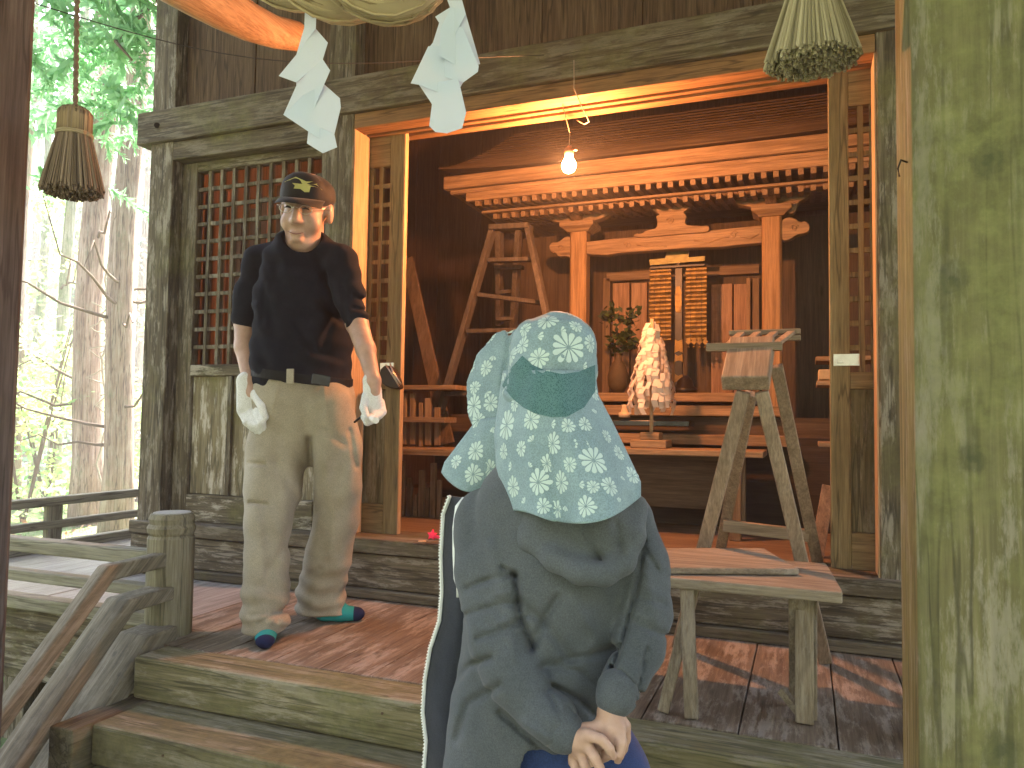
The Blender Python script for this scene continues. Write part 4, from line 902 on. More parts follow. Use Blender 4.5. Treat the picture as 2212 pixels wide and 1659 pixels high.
def chain(pts, Y=None, flat=None, fl=.8):
    """pts: (px, py, Y, rpx)"""
    o = []; s_ = [S(*p) for p in pts]
    for (a, ra), (b, rb) in zip(s_, s_[1:]): o.append(('c', a, ra, b, rb, flat, fl) if flat is not None else ('c', a, ra, b, rb))
    return o
def creases(lines, front):
    """fold lines (px points, depth in m, width in px); depth > 0 cuts a groove, < 0 raises a ridge"""
    def f(P_):
        x, y = proj(P_); d = np.zeros(len(P_)); facing = 1/(1+np.exp(((P_-np.array(front[0]))@np.array(front[1]))*-60))
        for pts, amp, wd in lines:
            best = np.full(len(P_), 1e9)
            for (x0, y0), (x1, y1) in zip(pts, pts[1:]):
                dx, dy = x1-x0, y1-y0; t = np.clip(((x-x0)*dx+(y-y0)*dy)/(dx*dx+dy*dy), 0, 1); best = np.minimum(best, np.hypot(x-x0-t*dx, y-y0-t*dy))
            d += amp*np.exp(-(best/wd)**2)*facing
        return d
    return f
def cloth(name, a, b_, rough=.85, sc_=9, weave=500, sheen=.3, bs=.25):
    m, n, b = new_mat(name); v = mapping(n, (1, 1, 1)); c = ramp(n, noise(n, v, sc_, 5, .65), [(.35, a), (.65, b_)]); c = mix(n, .8, c, ramp(n, noise(n, v, 420, 2, .7), [(.35, (.72, .72, .72)), (.65, (1.25, 1.25, 1.25))]), 'MULTIPLY'); n.links.new(c, b.inputs['Base Color'])
    b.inputs['Roughness'].default_value = rough; b.inputs['Sheen Weight'].default_value = sheen*.3
    bump(n, b, noise(n, v, 38, 6, .7), bs, .004); return m
def skinm(name, a, b_):
    m, n, b = new_mat(name); v = mapping(n, (1, 1, 1)); c = ramp(n, noise(n, v, 22, 4, .6), [(.35, a), (.65, b_)]); n.links.new(c, b.inputs['Base Color'])
    b.inputs['Roughness'].default_value = .5; b.inputs['Subsurface Weight'].default_value = .12; b.inputs['Subsurface Radius'].default_value = (.012, .005, .003); b.inputs['Specular IOR Level'].default_value = .4
    bump(n, b, noise(n, v, 140, 3, .6), .12, .001); return m
SKIN = skinm('skin', (.36, .22, .16), (.46, .29, .22))

# ---------------------------------------------------------------- the man on the veranda
MY = 2.33
Hc = W(662, 452, MY); tc = (CAM-Hc); tc.z = 0; tc.normalize(); rt = Vector((0, 0, 1)).cross(tc)
fh = (tc*math.cos(R(20))-rt*math.sin(R(20))).normalized(); fh = (fh*math.cos(R(14))-Vector((0, 0, 1))*math.sin(R(14))).normalized()
ex = Vector((0, 0, 1)).cross(fh).normalized(); ex = (ex*math.cos(R(6))-Vector((0, 0, 1))*math.sin(R(6))).normalized(); uz = fh.cross(ex).normalized()
AX = [list(ex), list(fh), list(uz)]
HK = 1.12
HL = lambda x, y, z: np.array(Hc+(ex*x+fh*y+uz*(z*1.22 if z < 0 else z))*HK)
he = lambda x, y, z, rx, ry, rz: ('e', HL(x, y, z), (rx*HK, ry*HK, rz*HK), AX)
head = [he(0, -.015, .03, .076, .093, .088), he(0, .028, -.025, .062, .062, .080), he(0, .038, -.092, .050, .044, .036), he(-.036, .052, -.038, .030, .028, .032), he(.036, .052, -.038, .030, .028, .032), he(0, .02, -.075, .058, .052, .05),
        he(-.028, .076, .022, .026, .013, .010), he(.028, .076, .022, .026, .013, .010), he(0, .086, -.066, .026, .012, .008), he(0, .084, -.082, .020, .013, .009),
        he(-.080, -.008, -.008, .010, .020, .034), he(.080, -.008, -.008, .010, .020, .034), ('c', HL(0, .084, .008), .009, HL(0, .104, -.030), .0155), he(-.013, .092, -.034, .010, .010, .008), he(.013, .092, -.034, .010, .010, .008)]
nb = np.array(W(660, 552, MY+.03)); neck = [('c', HL(0, -.03, -.05), .056, nb, .062)]
arms = chain([(552, 590, MY+.01, 20), (532, 670, MY+.0, 20), (532, 695, MY-.01, 25), (532, 750, MY-.03, 24), (541, 822, MY-.08, 17), (545, 850, MY-.09, 17)])+chain([(740, 590, MY+.03, 16), (766, 670, MY+.01, 18), (771, 698, MY+.0, 24), (790, 755, MY-.05, 21), (807, 822, MY-.09, 15), (808, 850, MY-.09, 15)])
core = chain([(655, 610, MY+.04, 55), (655, 830, MY+.04, 60)], flat=tuple(tc), fl=.5)+chain([(612, 860, MY, 36), (595, 1050, MY-.06, 30), (577, 1350, 2.16, 22)])+chain([(700, 860, MY+.02, 36), (728, 1060, MY+.06, 30), (702, 1310, 2.46, 22)])
man = sdf_obj('person', head+neck+arms+core, .0065, SKIN, None, tuple(WZ(640, 1370, 0)), k=.014)
tag(man, 'man in a black cap and glasses standing on the veranda, white gloves on his hands', 'person', 'people at the shrine')
# shirt
BLKC = cloth('black_knit', (.004, .005, .009), (.010, .011, .016), .95, sheen=0)
front = (W(655, 600, MY), tuple(tc))
sh_ = chain([(655, 575, MY+.02, 84), (655, 640, MY+.02, 99), (653, 720, MY+.02, 101), (652, 792, MY+.02, 104), (652, 800, MY+.02, 104)], flat=tuple(tc), fl=.64)
sh_ += chain([(566, 560, MY+.02, 32), (655, 548, MY+.04, 42), (734, 560, MY+.03, 32)])
sh_ += chain([(562, 572, MY, 38), (546, 640, MY-.0, 37), (537, 684, MY-.01, 32)])+chain([(738, 572, MY+.02, 36), (752, 640, MY+.01, 34), (764, 686, MY, 28)])
for px, py, Y, r in ((534, 688, MY-.01, 31), (768, 690, MY, 27)): sh_ += [('c', *S(px-3, py-6, Y, r), *S(px+3, py+2, Y, r))]
fl_ = [([(700, 600), (720, 680), (700, 740)], .010, 12), ([(690, 650), (740, 700)], .010, 8), ([(600, 570), (580, 640), (590, 720)], .007, 14), ([(640, 700), (680, 760), (740, 780)], .006, 10), ([(765, 640), (790, 650)], .008, 5), ([(762, 665), (792, 672)], .008, 5), ([(512, 640), (548, 650)], .007, 6), ([(510, 670), (548, 672)], .007, 5), ([(572, 610), (566, 700)], .005, 6), ([(740, 610), (745, 700)], .005, 6)]
_sc = creases([(p_, a_*1.1, w_*.8) for p_, a_, w_ in fl_], front)
so2 = sdf_obj('shirt', sh_, .006, BLKC, man, k=.022, disp=lambda P_: np.maximum(0, np.maximum(.004, 0))*0+_sc(P_)+.0035*np.sin(P_[:, 2]*34+P_[:, 0]*38+2*np.sin(P_[:, 0]*21))+.002*np.sin(P_[:, 2]*90+P_[:, 0]*20)+np.clip(.074-np.linalg.norm((P_-np.array(W(654, 503, MY-.035)))*np.array([1, 1, .95]), axis=1), 0, 1)*6)
# trousers
KH = cloth('khaki_cotton', (.26, .225, .165), (.33, .29, .22), .85, sc_=7)
tr_ = chain([(652, 822, MY+.02, 97), (655, 860, MY+.02, 106), (655, 905, MY+.02, 106)], flat=tuple(tc), fl=.62)
tr_ += chain([(604, 880, MY, 54), (598, 970, MY-.02, 64), (592, 1060, MY-.06, 60), (584, 1130, MY-.10, 52), (578, 1200, 2.20, 46), (573, 1280, 2.18, 49), (572, 1335, 2.17, 48), (576, 1352, 2.19, 44)])
tr_ += chain([(708, 880, MY+.02, 54), (724, 970, MY+.03, 56), (734, 1050, MY+.05, 48), (728, 1120, MY+.08, 48), (712, 1200, 2.43, 48), (692, 1280, 2.46, 50), (692, 1310, 2.47, 48), (722, 1318, 2.46, 24)])
tr_ += [('c', *S(548, 1000, MY-.05, 18), *S(546, 1060, MY-.07, 20))]
kl = [([(668, 950), (672, 1000), (660, 1060)], .022, 7), ([(600, 1340), (630, 1300)], .012, 6), ([(560, 1345), (620, 1315)], .011, 6), ([(540, 1330), (600, 1322)], .009, 6), ([(690, 1300), (735, 1262)], .012, 7), ([(670, 1318), (740, 1290)], .010, 6), ([(648, 1200), (665, 1150), (680, 1110)], .011, 8), ([(655, 1250), (690, 1230)], .008, 7),
      ([(600, 1000), (640, 1080), (625, 1180)], .008, 12), ([(540, 1085), (575, 1090)], .012, 4), ([(538, 1000), (572, 1003)], .010, 4), ([(700, 930), (745, 960)], .006, 8), ([(700, 830), (704, 900)], -.004, 4), ([(755, 930), (770, 1010)], .008, 5), ([(560, 1130), (570, 1250)], -.006, 10), ([(700, 1000), (720, 1120), (715, 1200)], -.007, 12), ([(600, 830), (585, 900)], -.004, 5), ([(615, 1180), (560, 1270)], .006, 9)]
_kc = creases([(p_, a_*1.2, w_) for p_, a_, w_ in kl], (W(655, 1000, MY), tuple(tc)))
def wr_tr(P_):
    x, y = proj(P_); z = P_[:, 2]
    low = np.clip((.30-z)/.25, 0, 1); d = _kc(P_)+low*.0065*np.sin(z*95+(x-640)*.035+2*np.sin(x*.03))+.0045*np.sin(x*.085+2.4*np.sin(z*5)+P_[:, 1]*9)*np.clip((1.0-z)/.4, 0, 1)*np.clip(z/.2, .2, 1)
    return np.maximum(d, 0)*1.0+np.minimum(d, 0)+np.clip(.030-z, 0, 1)*3
sdf_obj('trousers', tr_, .006, KH, man, k=.02, disp=wr_tr)
# belt with buckle
bm_ = MB(); n = 48; bc_ = W(654, 815, MY+.02); rx_, ry_ = 104*mpp(bc_), 104*mpp(bc_)*.66; rg_ = []
for i in range(n):
    a = 2*math.pi*i/n; p = bc_+rt*math.cos(a)*rx_+tc*math.sin(a)*ry_+Vector((0, 0, -.018*math.cos(a)-.012*math.sin(a)))
    nrm = (rt*math.cos(a)+tc*math.sin(a)*1.4).normalized(); rg_.append([p+nrm*dx+Vector((0, 0, dz)) for dx, dz in ((-.004, -.017), (.005, -.017), (.005, .017), (-.004, .017))])
rg_.append(rg_[0]); bm_.loft(rg_, cap=False)
for px in (628, 740, 575): q = W(px, 812+(px-575)*.09, MY-.14); 
bm_.build('belt', plain('black_belt', (.008, .008, .009), .55, spec=.2), man, .001)
bk = W(694, 820, MY-.13); MB().bar(bk-rt*.032+Vector((0, 0, .004)), bk+rt*.03-Vector((0, 0, .006)), .010, .038).build('buckle', plain('dark_buckle', (.03, .03, .032), .25, .6), man, .003)
m = MB()
for px, py in ((627, 812), (578, 806)):
    q = W(px, py, MY-.135 if px > 600 else MY-.10); m.bar(q+Vector((0, 0, .025)), q-Vector((0, 0, .028)), .03, .006, up=(0, 1, 0))
m.build('belt_loop', KH, man, .002)
# gloves
GL_ = cloth('white_glove', (.56, .56, .55), (.68, .68, .67), .8, sc_=12, bs=.08); gY = MY-.09
g1 = [('c', *S(537, 836, gY, 25), *S(542, 880, gY, 30), (tc.x, tc.y, 0), .6)]+[('c', *S(533, 824, gY, 22), *S(536, 840, gY, 22), (tc.x, tc.y, 0), .75)]
for a_, b_, c_, r in (((521, 885), (533, 912), (548, 928), 8.5), ((532, 890), (546, 918), (560, 938), 9), ((544, 892), (556, 920), (568, 941), 9), ((556, 888), (566, 912), (574, 932), 8.5)):
    i = (a_[0]-521)/35; g1 += chain([(*a_, gY-.01-.012*i, r+1), (*b_, gY-.035-.008*i, r), (*c_, gY-.02, r-2)])
g1 += chain([(554, 852, gY-.01, 13), (566, 878, gY-.035, 9.5), (573, 902, gY-.04, 7.5)])
sdf_obj('glove', g1, .0036, GL_, man, k=.004, it=3)
g2 = [('c', *S(800, 822, gY, 17), *S(803, 838, gY, 18), (tc.x, tc.y, 0), .8), ('c', *S(804, 840, gY, 20), *S(808, 878, gY, 20), (tc.x, tc.y, 0), .75)]
for k_, (x_, y_) in enumerate(((800, 896), (806, 893), (812, 890), (818, 884))):
    g2 += chain([(x_+4, y_-16, gY-.0+.012*k_, 9), (x_+8, y_+6, gY-.03+.014*k_, 9), (x_-6, y_+16, gY-.05+.012*k_, 8.5), (x_-14, y_+4, gY-.03+.012*k_, 7.5)])
g2 += chain([(790, 855, gY-.02, 9), (785, 880, gY-.045, 8.5), (792, 903, gY-.06, 7.5)])
sdf_obj('glove', g2, .0036, GL_, man, k=.004, it=3)
# driver held in the right-hand glove: grip pokes out of the fist, dark blade points the other way
dr = empty('screwdriver', W(800, 905, gY-.05), 'small screwdriver with a white grip held in a gloved hand', 'screwdriver')
MB().tube([W(812, 908, gY-.11), W(800, 900, gY-.03)], .0115, 14).build('grip', plain('white_grip', (.75, .72, .68), .4), dr, .002, smooth=False)
MB().tube([W(790, 896, gY-.03), W(778, 902, gY-.03), W(766, 912, gY-.02)], [.003, .004, .004], 8).build('blade', plain('dark_steel', (.03, .025, .025), .4, .7), dr, smooth=True)
# socks
m_, n_, b_ = new_mat('sock_knit'); tcn = n_.nodes.new('ShaderNodeTexCoord')
def sock(name, prims, cen, axis):
    m, n, b = new_mat('sock_knit'); g_ = n.nodes.new('ShaderNodeTexCoord'); vm = n.nodes.new('ShaderNodeVectorMath'); vm.operation = 'DOT_PRODUCT'; n.links.new(g_.outputs['Object'], vm.inputs[0]); vm.inputs[1].default_value = axis
    sb_ = n.nodes.new('ShaderNodeMath'); sb_.operation = 'SUBTRACT'; n.links.new(vm.outputs['Value'], sb_.inputs[0]); sb_.inputs[1].default_value = (Vector(cen)-Vector(man['wloc'])).dot(Vector(axis))
    mr = n.nodes.new('ShaderNodeMath'); mr.operation = 'GREATER_THAN'; n.links.new(sb_.outputs[0], mr.inputs[0]); mr.inputs[1].default_value = 0
    n.links.new(mix(n, mr.outputs[0], (.02, .26, .27), (.010, .016, .055)), b.inputs['Base Color']); b.inputs['Roughness'].default_value = .9
    return sdf_obj(name, prims, .005, m, man, k=.012)
fz = .022
def foot(heel, toe, w_, cen, ax):
    h_, t_ = WZ(*heel, .035), WZ(*toe, .024); ank = h_+(t_-h_)*.25+Vector((0, 0, .05))
    return sock('sock', [('c', np.array(h_), .034, np.array(t_), .026), ('c', np.array(h_.lerp(t_, .6)), .038, np.array(t_), .030, (0, 0, 1), .62), ('c', np.array(ank), .040, np.array(h_.lerp(t_, .5)), .030)], cen, ax)
hd = (WZ(574, 1388, .02)-WZ(577, 1350, .02)).normalized(); foot((577, 1345), (573, 1384), 1, WZ(575, 1380, .03), tuple(Vector((hd.x, hd.y, -.6)).normalized()))
hd = (WZ(785, 1334, .02)-WZ(700, 1335, .02)).normalized(); foot((700, 1322), (770, 1326), 1, WZ(762, 1330, .03), tuple(hd))
# cap with badge, glasses, eyes, hair
CAPM = cloth('black_cap', (.010, .010, .011), (.024, .021, .020), .75)
cap = sdf_obj('cap', [he(0, -.012, .052, .086, .104, .064), he(0, -.012, .036, .085, .102, .040), he(0, .045, .070, .066, .046, .048)], .006, CAPM, man, k=.012)
m = MB(); n = 18
for sgn in (0, 1):
    pass
top, bot = [], []
for i in range(n+1):
    a = -1.15+2.3*i/n; r_in = Vector(HL(.080*math.sin(a), -.012+.098*math.cos(a), .034)); r_out = Vector(HL(.086*math.sin(a), .020+.150*math.cos(a)**1.0, .030-.012*math.sin(a)**2-.012)) ; top.append(r_in); bot.append(r_out)
rings = [[a_, a_.lerp(b__, .5)+uz*.006, b__, b__-uz*.003, a_.lerp(b__, .5)+uz*.002, a_-uz*.004] for a_, b__ in zip(top, bot)]
m.loft(rings); m.build('visor', CAPM, cap, smooth=True)
# star-shaped yellow embroidery on the cap front
m = MB(); bd = [(648, 374), (622, 380), (614, 389), (631, 392), (640, 399), (642, 402), (652, 405), (655, 411), (668, 411), (672, 401), (680, 399), (694, 406), (698, 405), (684, 396), (681, 391), (691, 386), (689, 380), (678, 382), (673, 388), (660, 388), (653, 384)]
bd = [(639, 378), (624, 384), (614, 389), (631, 391), (637, 397), (634, 403), (649, 404), (658, 411), (668, 411), (671, 399), (681, 399), (697, 407), (684, 394), (691, 386), (686, 379), (676, 388), (662, 388), (655, 385)]
bv = BVHTree.FromPolygons([Vector(v.co)+Vector(man['wloc']) for v in cap.data.vertices], [tuple(p.vertices) for p in cap.data.polygons])
v = []
for x, y in bd:
    d = _d(x, y+4).normalized(); h_ = bv.ray_cast(CAM, d)
    p = h_[0] if h_[0] is not None else W(x, y+4, MY-.1); v.append(p-d*.0025)
cen = sum(v, Vector())/len(v); hc_ = bv.ray_cast(CAM, (cen-CAM).normalized()); cen = (hc_[0] if hc_[0] is not None else cen)-(cen-CAM).normalized()*.004
m.add(v+[cen], [(i, (i+1) % len(v), len(v)) for i in range(len(v))]); m.build('badge', plain('yellow_thread', (.42, .40, .14), .8), cap)
m = MB()
for sx in (-1, 1): m.lathe([(.0001, 0), (.0001, .0001)], (0, 0, 0), 3)
gl = MB()
for sx in (-1, 1):
    c_ = Vector(HL(.033*sx, .103, -.002)); gl.tube([c_+ex*math.cos(t)*.024+uz*math.sin(t)*.015-fh*abs(math.cos(t))*.002 for t in [2*math.pi*i/24 for i in range(25)]], .0013, 6, cap=False)
    gl.tube([Vector(HL(.057*sx, .098, .004)), Vector(HL(.078*sx, .06, .006)), Vector(HL(.084*sx, -.01, .008))], .0013, 6)
gl.tube([Vector(HL(-.009, .105, .002)), Vector(HL(0, .110, .004)), Vector(HL(.009, .105, .002))], .0011, 6)
gl.build('glasses', plain('thin_metal', (.55, .5, .45), .3, .9), man, smooth=True)
ey = MB()
for sx in (-1, 1): ey.tube([Vector(HL(sx*.020, .0905, .001)), Vector(HL(sx*.030, .0935, .0035)), Vector(HL(sx*.043, .087, -.001))], [.002, .0040, .0018], 8)
ey.build('eyes', plain('dark_eye', (.03, .02, .018), .3), man, smooth=True)
eb = MB()
for sx in (-1, 1): eb.tube([Vector(HL(sx*.014, .090, .021)), Vector(HL(sx*.030, .094, .026)), Vector(HL(sx*.048, .082, .020))], [.002, .0035, .0015], 8)
eb.build('eyebrows', plain('grey_brow', (.12, .10, .09), .9), man, smooth=True)
mo_ = MB(); mo_.tube([Vector(HL(x, .0985-.35*x*x*12, -.066+abs(x)**1.6*1.6)) for x in (-.026, -.016, -.006, .006, .016, .026)], [.001, .0019, .0023, .0023, .0019, .001], 8)
mo_.build('lips', plain('lip', (.22, .09, .075), .5), man, smooth=True)
hr = sdf_obj('hair', [he(0, -.03, .012, .081, .084, .042), he(0, -.055, -.012, .066, .052, .040)], .006, plain('grey_hair', (.10, .09, .085), .8, vscale=90, bmp=.4), man, k=.01)

# ---------------------------------------------------------------- the woman in the foreground
WY = 1.36
fwoman = Vector((-.62, .78, 0)).normalized()
bk_ = (CAM-W(1190, 1300, WY)); bk_.z = 0; bk_.normalize(); wr = Vector((0, 0, 1)).cross(bk_)
def hand(wrist, knuckles, thumb, r0):
    """wrist (px,py,Y,r); knuckles: list of finger chains; all in one blended hand"""
    o = []
    for f in knuckles: o += [('c', *S(*wrist), *S(*f[0]))]+chain(f)
    return o+chain(thumb)
hY = 1.215
lh = hand((1248, 1598, hY+.01, 24), [[(1272, 1588, hY-.005, 14), (1300, 1598, hY-.018, 11.5), (1316, 1616, hY-.018, 10.5), (1325, 1635, hY-.012, 9)],
                                     [(1268, 1612, hY+.0, 13.5), (1284, 1634, hY-.014, 11.5), (1296, 1660, hY-.014, 10.5), (1306, 1682, hY-.004, 9)],
                                     [(1256, 1628, hY+.008, 13), (1264, 1656, hY-.004, 11), (1272, 1684, hY, 10), (1280, 1704, hY+.01, 9)],
                                     [(1242, 1638, hY+.02, 12), (1244, 1668, hY+.010, 10.5), (1250, 1694, hY+.012, 9.5), (1256, 1710, hY+.016, 8)]],
          [(1262, 1575, hY+.02, 15), (1296, 1570, hY+.02, 12), (1318, 1584, hY+.03, 10)], 0)
rh = hand((1318, 1540, hY+.035, 27), [[(1338, 1572, hY+.018, 14), (1342, 1604, hY+.006, 12), (1339, 1628, hY+.004, 11), (1334, 1643, hY+.008, 9.5)],
                                      [(1322, 1576, hY+.015, 15), (1322, 1606, hY+.018, 12), (1312, 1632, hY+.03, 10.5), (1300, 1640, hY+.04, 9.5)],
                                      [(1306, 1574, hY+.02, 14), (1302, 1600, hY+.03, 12), (1290, 1615, hY+.045, 10), (1280, 1620, hY+.05, 9)],
                                      [(1350, 1568, hY+.035, 13), (1352, 1594, hY+.035, 11), (1346, 1618, hY+.035, 10), (1340, 1632, hY+.04, 8.5)]],
          [(1296, 1560, hY+.03, 13), (1282, 1580, hY+.035, 11), (1276, 1600, hY+.04, 9)], 0)
wb = chain([(1190, 800, WY+.02, 78), (1190, 870, WY+.02, 72), (1200, 1000, WY+.02, 48), (1210, 1120, WY+.03, 60)])
wb += chain([(1200, 1150, WY+.04, 95), (1190, 1400, WY+.04, 100), (1200, 1640, WY+.04, 105)], flat=tuple(bk_), fl=.5)
wb += chain([(1050, 1140, WY+.01, 30), (1075, 1400, WY-.06, 30), (1235, 1590, hY+.01, 25), (1250, 1600, hY+.01, 24)])+chain([(1365, 1140, WY+.04, 30), (1385, 1370, WY-.0, 28), (1320, 1535, hY+.035, 27)])
feetz = -.50
for px, dx in ((1130, -.1), (1275, .1)):
    hp = np.array(W(px, 1640, WY+.02)); kn = hp+np.array([.0, -.02, -.34]); an = np.array([hp[0], hp[1]-.02, feetz+.07])
    wb += [('c', hp, .085, kn, .06), ('c', kn, .06, an, .042), ('c', an, .042, np.array([an[0]-.04, an[1]+.13, feetz+.035]), .034)]
woman = sdf_obj('person', wb+lh+rh, .0046, skinm('hand_skin', (.42, .26, .18), (.52, .34, .25)), None, (float(W(1200, 1640, WY).x), WY, feetz), k=.0042)
tag(woman, 'woman seen from behind in a flowered sun hat, hands clasped at her back', 'person', 'people at the shrine')
# fingernails
nl = MB()
HOOD = cloth('charcoal_jersey', (.064, .074, .080), (.092, .102, .108), .9, sc_=5, bs=.3)
fr2 = (W(1190, 1300, WY-.0), tuple(bk_))
hd_ = chain([(1205, 1135, WY+.03, 185), (1195, 1250, WY+.02, 190), (1175, 1400, WY+.015, 180), (1150, 1540, WY+.02, 178), (1145, 1650, WY+.03, 188)], flat=tuple(bk_), fl=.74)
hd_ += chain([(1050, 1115, WY+.03, 62), (1195, 1075, WY+.05, 80), (1350, 1120, WY+.03, 58)])
hd_ += chain([(1045, 1130, WY+.01, 68), (1052, 1240, WY-.03, 68), (1078, 1370, WY-.07, 70), (1112, 1450, WY-.09, 70), (1160, 1520, hY+.04, 60), (1205, 1566, hY+.02, 52)])
hd_ += chain([(1358, 1130, WY+.04, 56), (1385, 1220, WY+.03, 60), (1390, 1320, WY+.0, 60), (1378, 1400, WY-.03, 56), (1352, 1460, WY-.065, 48), (1334, 1498, hY+.05, 46)])
cr = [([(1112, 1240), (1122, 1330), (1150, 1400)], .022, 9), ([(1085, 1225), (1118, 1246)], .012, 7), ([(1010, 1270), (1060, 1250), (1112, 1240)], .009, 9), ([(1000, 1330), (1060, 1310), (1125, 1300)], .008, 9), ([(1030, 1380), (1090, 1360), (1140, 1330)], .009, 9),
      ([(1120, 1300), (1175, 1345), (1230, 1420)], .010, 14), ([(1150, 1400), (1180, 1330), (1205, 1290)], .012, 12), ([(1170, 1440), (1260, 1420), (1330, 1400)], .009, 12), ([(1190, 1480), (1250, 1510), (1290, 1545)], .014, 9), ([(1200, 1440), (1250, 1450), (1300, 1490)], .008, 9),
      ([(1392, 1165), (1378, 1260), (1348, 1380), (1310, 1480)], .012, 6), ([(1395, 1190), (1420, 1230)], .007, 6), ([(1375, 1290), (1435, 1305)], .005, 8), ([(1365, 1345), (1435, 1372)], .005, 8), ([(1340, 1450), (1385, 1500)], .011, 6), ([(1320, 1440), (1350, 1490), (1372, 1515)], .009, 6), ([(1400, 1400), (1380, 1480)], .008, 6),
      ([(960, 1500), (1010, 1440), (1060, 1420)], .012, 10), ([(985, 1600), (1010, 1520), (1080, 1480)], .009, 11), ([(1080, 1540), (1150, 1600), (1190, 1640)], .013, 9), ([(1000, 1350), (990, 1450), (950, 1560)], .010, 12), ([(1225, 1530), (1245, 1570), (1235, 1610), (1190, 1650)], .013, 6), ([(1180, 1490), (1215, 1550)], .008, 7),
      ([(1060, 1180), (1090, 1300), (1110, 1420)], -.007, 16), ([(1240, 1300), (1290, 1380), (1250, 1440)], -.006, 18), ([(1130, 1560), (1190, 1600)], -.006, 10), ([(1395, 1240), (1415, 1330)], -.005, 14), ([(1060, 1290), (1110, 1275)], -.005, 6), ([(1075, 1345), (1120, 1330)], -.005, 6)]
_cr = creases([(p_, a_*1.25 if a_ > 0 else a_, max(4.5, w_*.72)) for p_, a_, w_ in cr], fr2)
def wr_hood(P_):
    x, y = proj(P_); z = P_[:, 2]
    arm = np.exp(-((x-1055-(y-1240)*.20)/75)**2)+np.exp(-((x-1395+(y-1320)*.15)/60)**2)
    sl_ = np.sin((y-.35*(x-1050))*.21+2.2*np.sin(x*.021+y*.008))*arm*np.exp(-((y-1310)/110)**2)*.0014
    bodyw = np.sin((y*.55+x*.5)*.072+1.8*np.sin(x*.017))*np.exp(-((x-1215)/110)**2)*np.clip((y-1290)/150, 0, 1)*.0035
    zh = float(W(1150, 1634, WY-.1).z)+.006*np.sin(x*.035); cut = np.where((P_[:, 1] > hY+.055) & (x > 1040), np.clip(zh-z, 0, 1)*5, 0)
    return cut+_cr(P_)+sl_+bodyw+.0016*np.sin(P_[:, 0]*48+np.sin(z*30)*2)*np.sin(z*41)
hoodie = sdf_obj('hooded_jacket', hd_, .0048, HOOD, woman, k=.010, disp=wr_hood)
hoodp = []
U_ = [(1060, 1078, WY+.0, 24), (1100, 1112, WY-.05, 24), (1148, 1165, WY-.088, 24), (1200, 1208, WY-.105, 25), (1252, 1234, WY-.112, 26), (1305, 1238, WY-.108, 26), (1346, 1215, WY-.09, 24), (1370, 1160, WY-.065, 22), (1378, 1095, WY-.02, 22)]
hoodp += chain(U_)+chain([(1110, 1085, WY-.02, 55), (1205, 1125, WY-.06, 75), (1290, 1150, WY-.062, 80), (1330, 1100, WY-.03, 55)], flat=tuple(bk_), fl=.7)
sdf_obj('hood', hoodp, .006, HOOD, woman, k=.016, disp=creases([([(1265, 1110), (1275, 1170), (1300, 1212)], .010, 7), ([(1330, 1130), (1345, 1200)], .008, 7), ([(1190, 1130), (1250, 1180), (1290, 1200)], .006, 9), ([(1040, 1060), (1080, 1140), (1130, 1200)], -.004, 8)], fr2))
# knitted cuffs
sdf_obj('cuff', chain([(1204, 1566, hY+.02, 50), (1217, 1580, hY+.015, 46)]), .005, HOOD, woman, k=.006); sdf_obj('cuff', chain([(1333, 1490, hY+.05, 45), (1329, 1507, hY+.043, 43)]), .005, HOOD, woman, k=.006)
# open front edge of the jacket with zip and drawstring
edge = [(972, 1072, 1.44), (958, 1110, 1.46), (953, 1200, 1.47), (955, 1280, 1.475), (950, 1340, 1.48), (930, 1400, 1.49), (918, 1470, 1.50), (914, 1540, 1.50), (921, 1600, 1.50), (915, 1680, 1.50)]
inn = [(1010, 1080), (1000, 1110), (1000, 1200), (1005, 1280), (1010, 1340), (1000, 1400), (985, 1470), (970, 1540), (985, 1600), (1010, 1680)]
m = MB(); rings = []
for (x, y, Y), (x2, y2) in zip(edge, inn):
    a_, b__ = W(x, y, Y), W(x2, y2, Y-.06); n2 = Vector((0, .008, 0)); md = a_.lerp(b__, .5)+Vector((0, .012, 0)); rings.append([a_, md, b__, b__+n2, md+n2, a_+n2])
m.loft(rings); m.build('jacket_front', cloth('dark_lining', (.022, .026, .034), (.034, .038, .048), .95), woman, smooth=True)
WT = plain('white_zip', (.72, .76, .72), .6, var=.08)
z = MB(); pts = []
for (x0, y0, Y0), (x1, y1, Y1) in zip(edge, edge[1:]):
    for i in range(5): t = i/5; pts.append(W(x0+(x1-x0)*t, y0+(y1-y0)*t, Y0+(Y1-Y0)*t-.003))
z.tube(pts, .0042, 6)
for a_, b__ in zip(pts, pts[1:]):
    n3 = max(1, int((b__-a_).length/.0055))
    for i in range(n3): q = a_.lerp(b__, i/n3)+Vector((-.0035, -.001, 0)); z.box(q.x-.0022, q.x+.0022, q.y-.002, q.y+.002, q.z-.0013, q.z+.0013)
z.build('zip', WT, woman)
MB().tube([W(x, y, Y) for x, y, Y in ((1003, 1078, 1.36), (990, 1095, 1.345), (984, 1140, 1.335), (983, 1200, 1.33), (985, 1250, 1.325), (989, 1268, 1.322), (989, 1290, 1.322))], [.006, .0065, .006, .005, .0045, .0028, .0026], 10).build('drawstring', WT, woman, smooth=True)
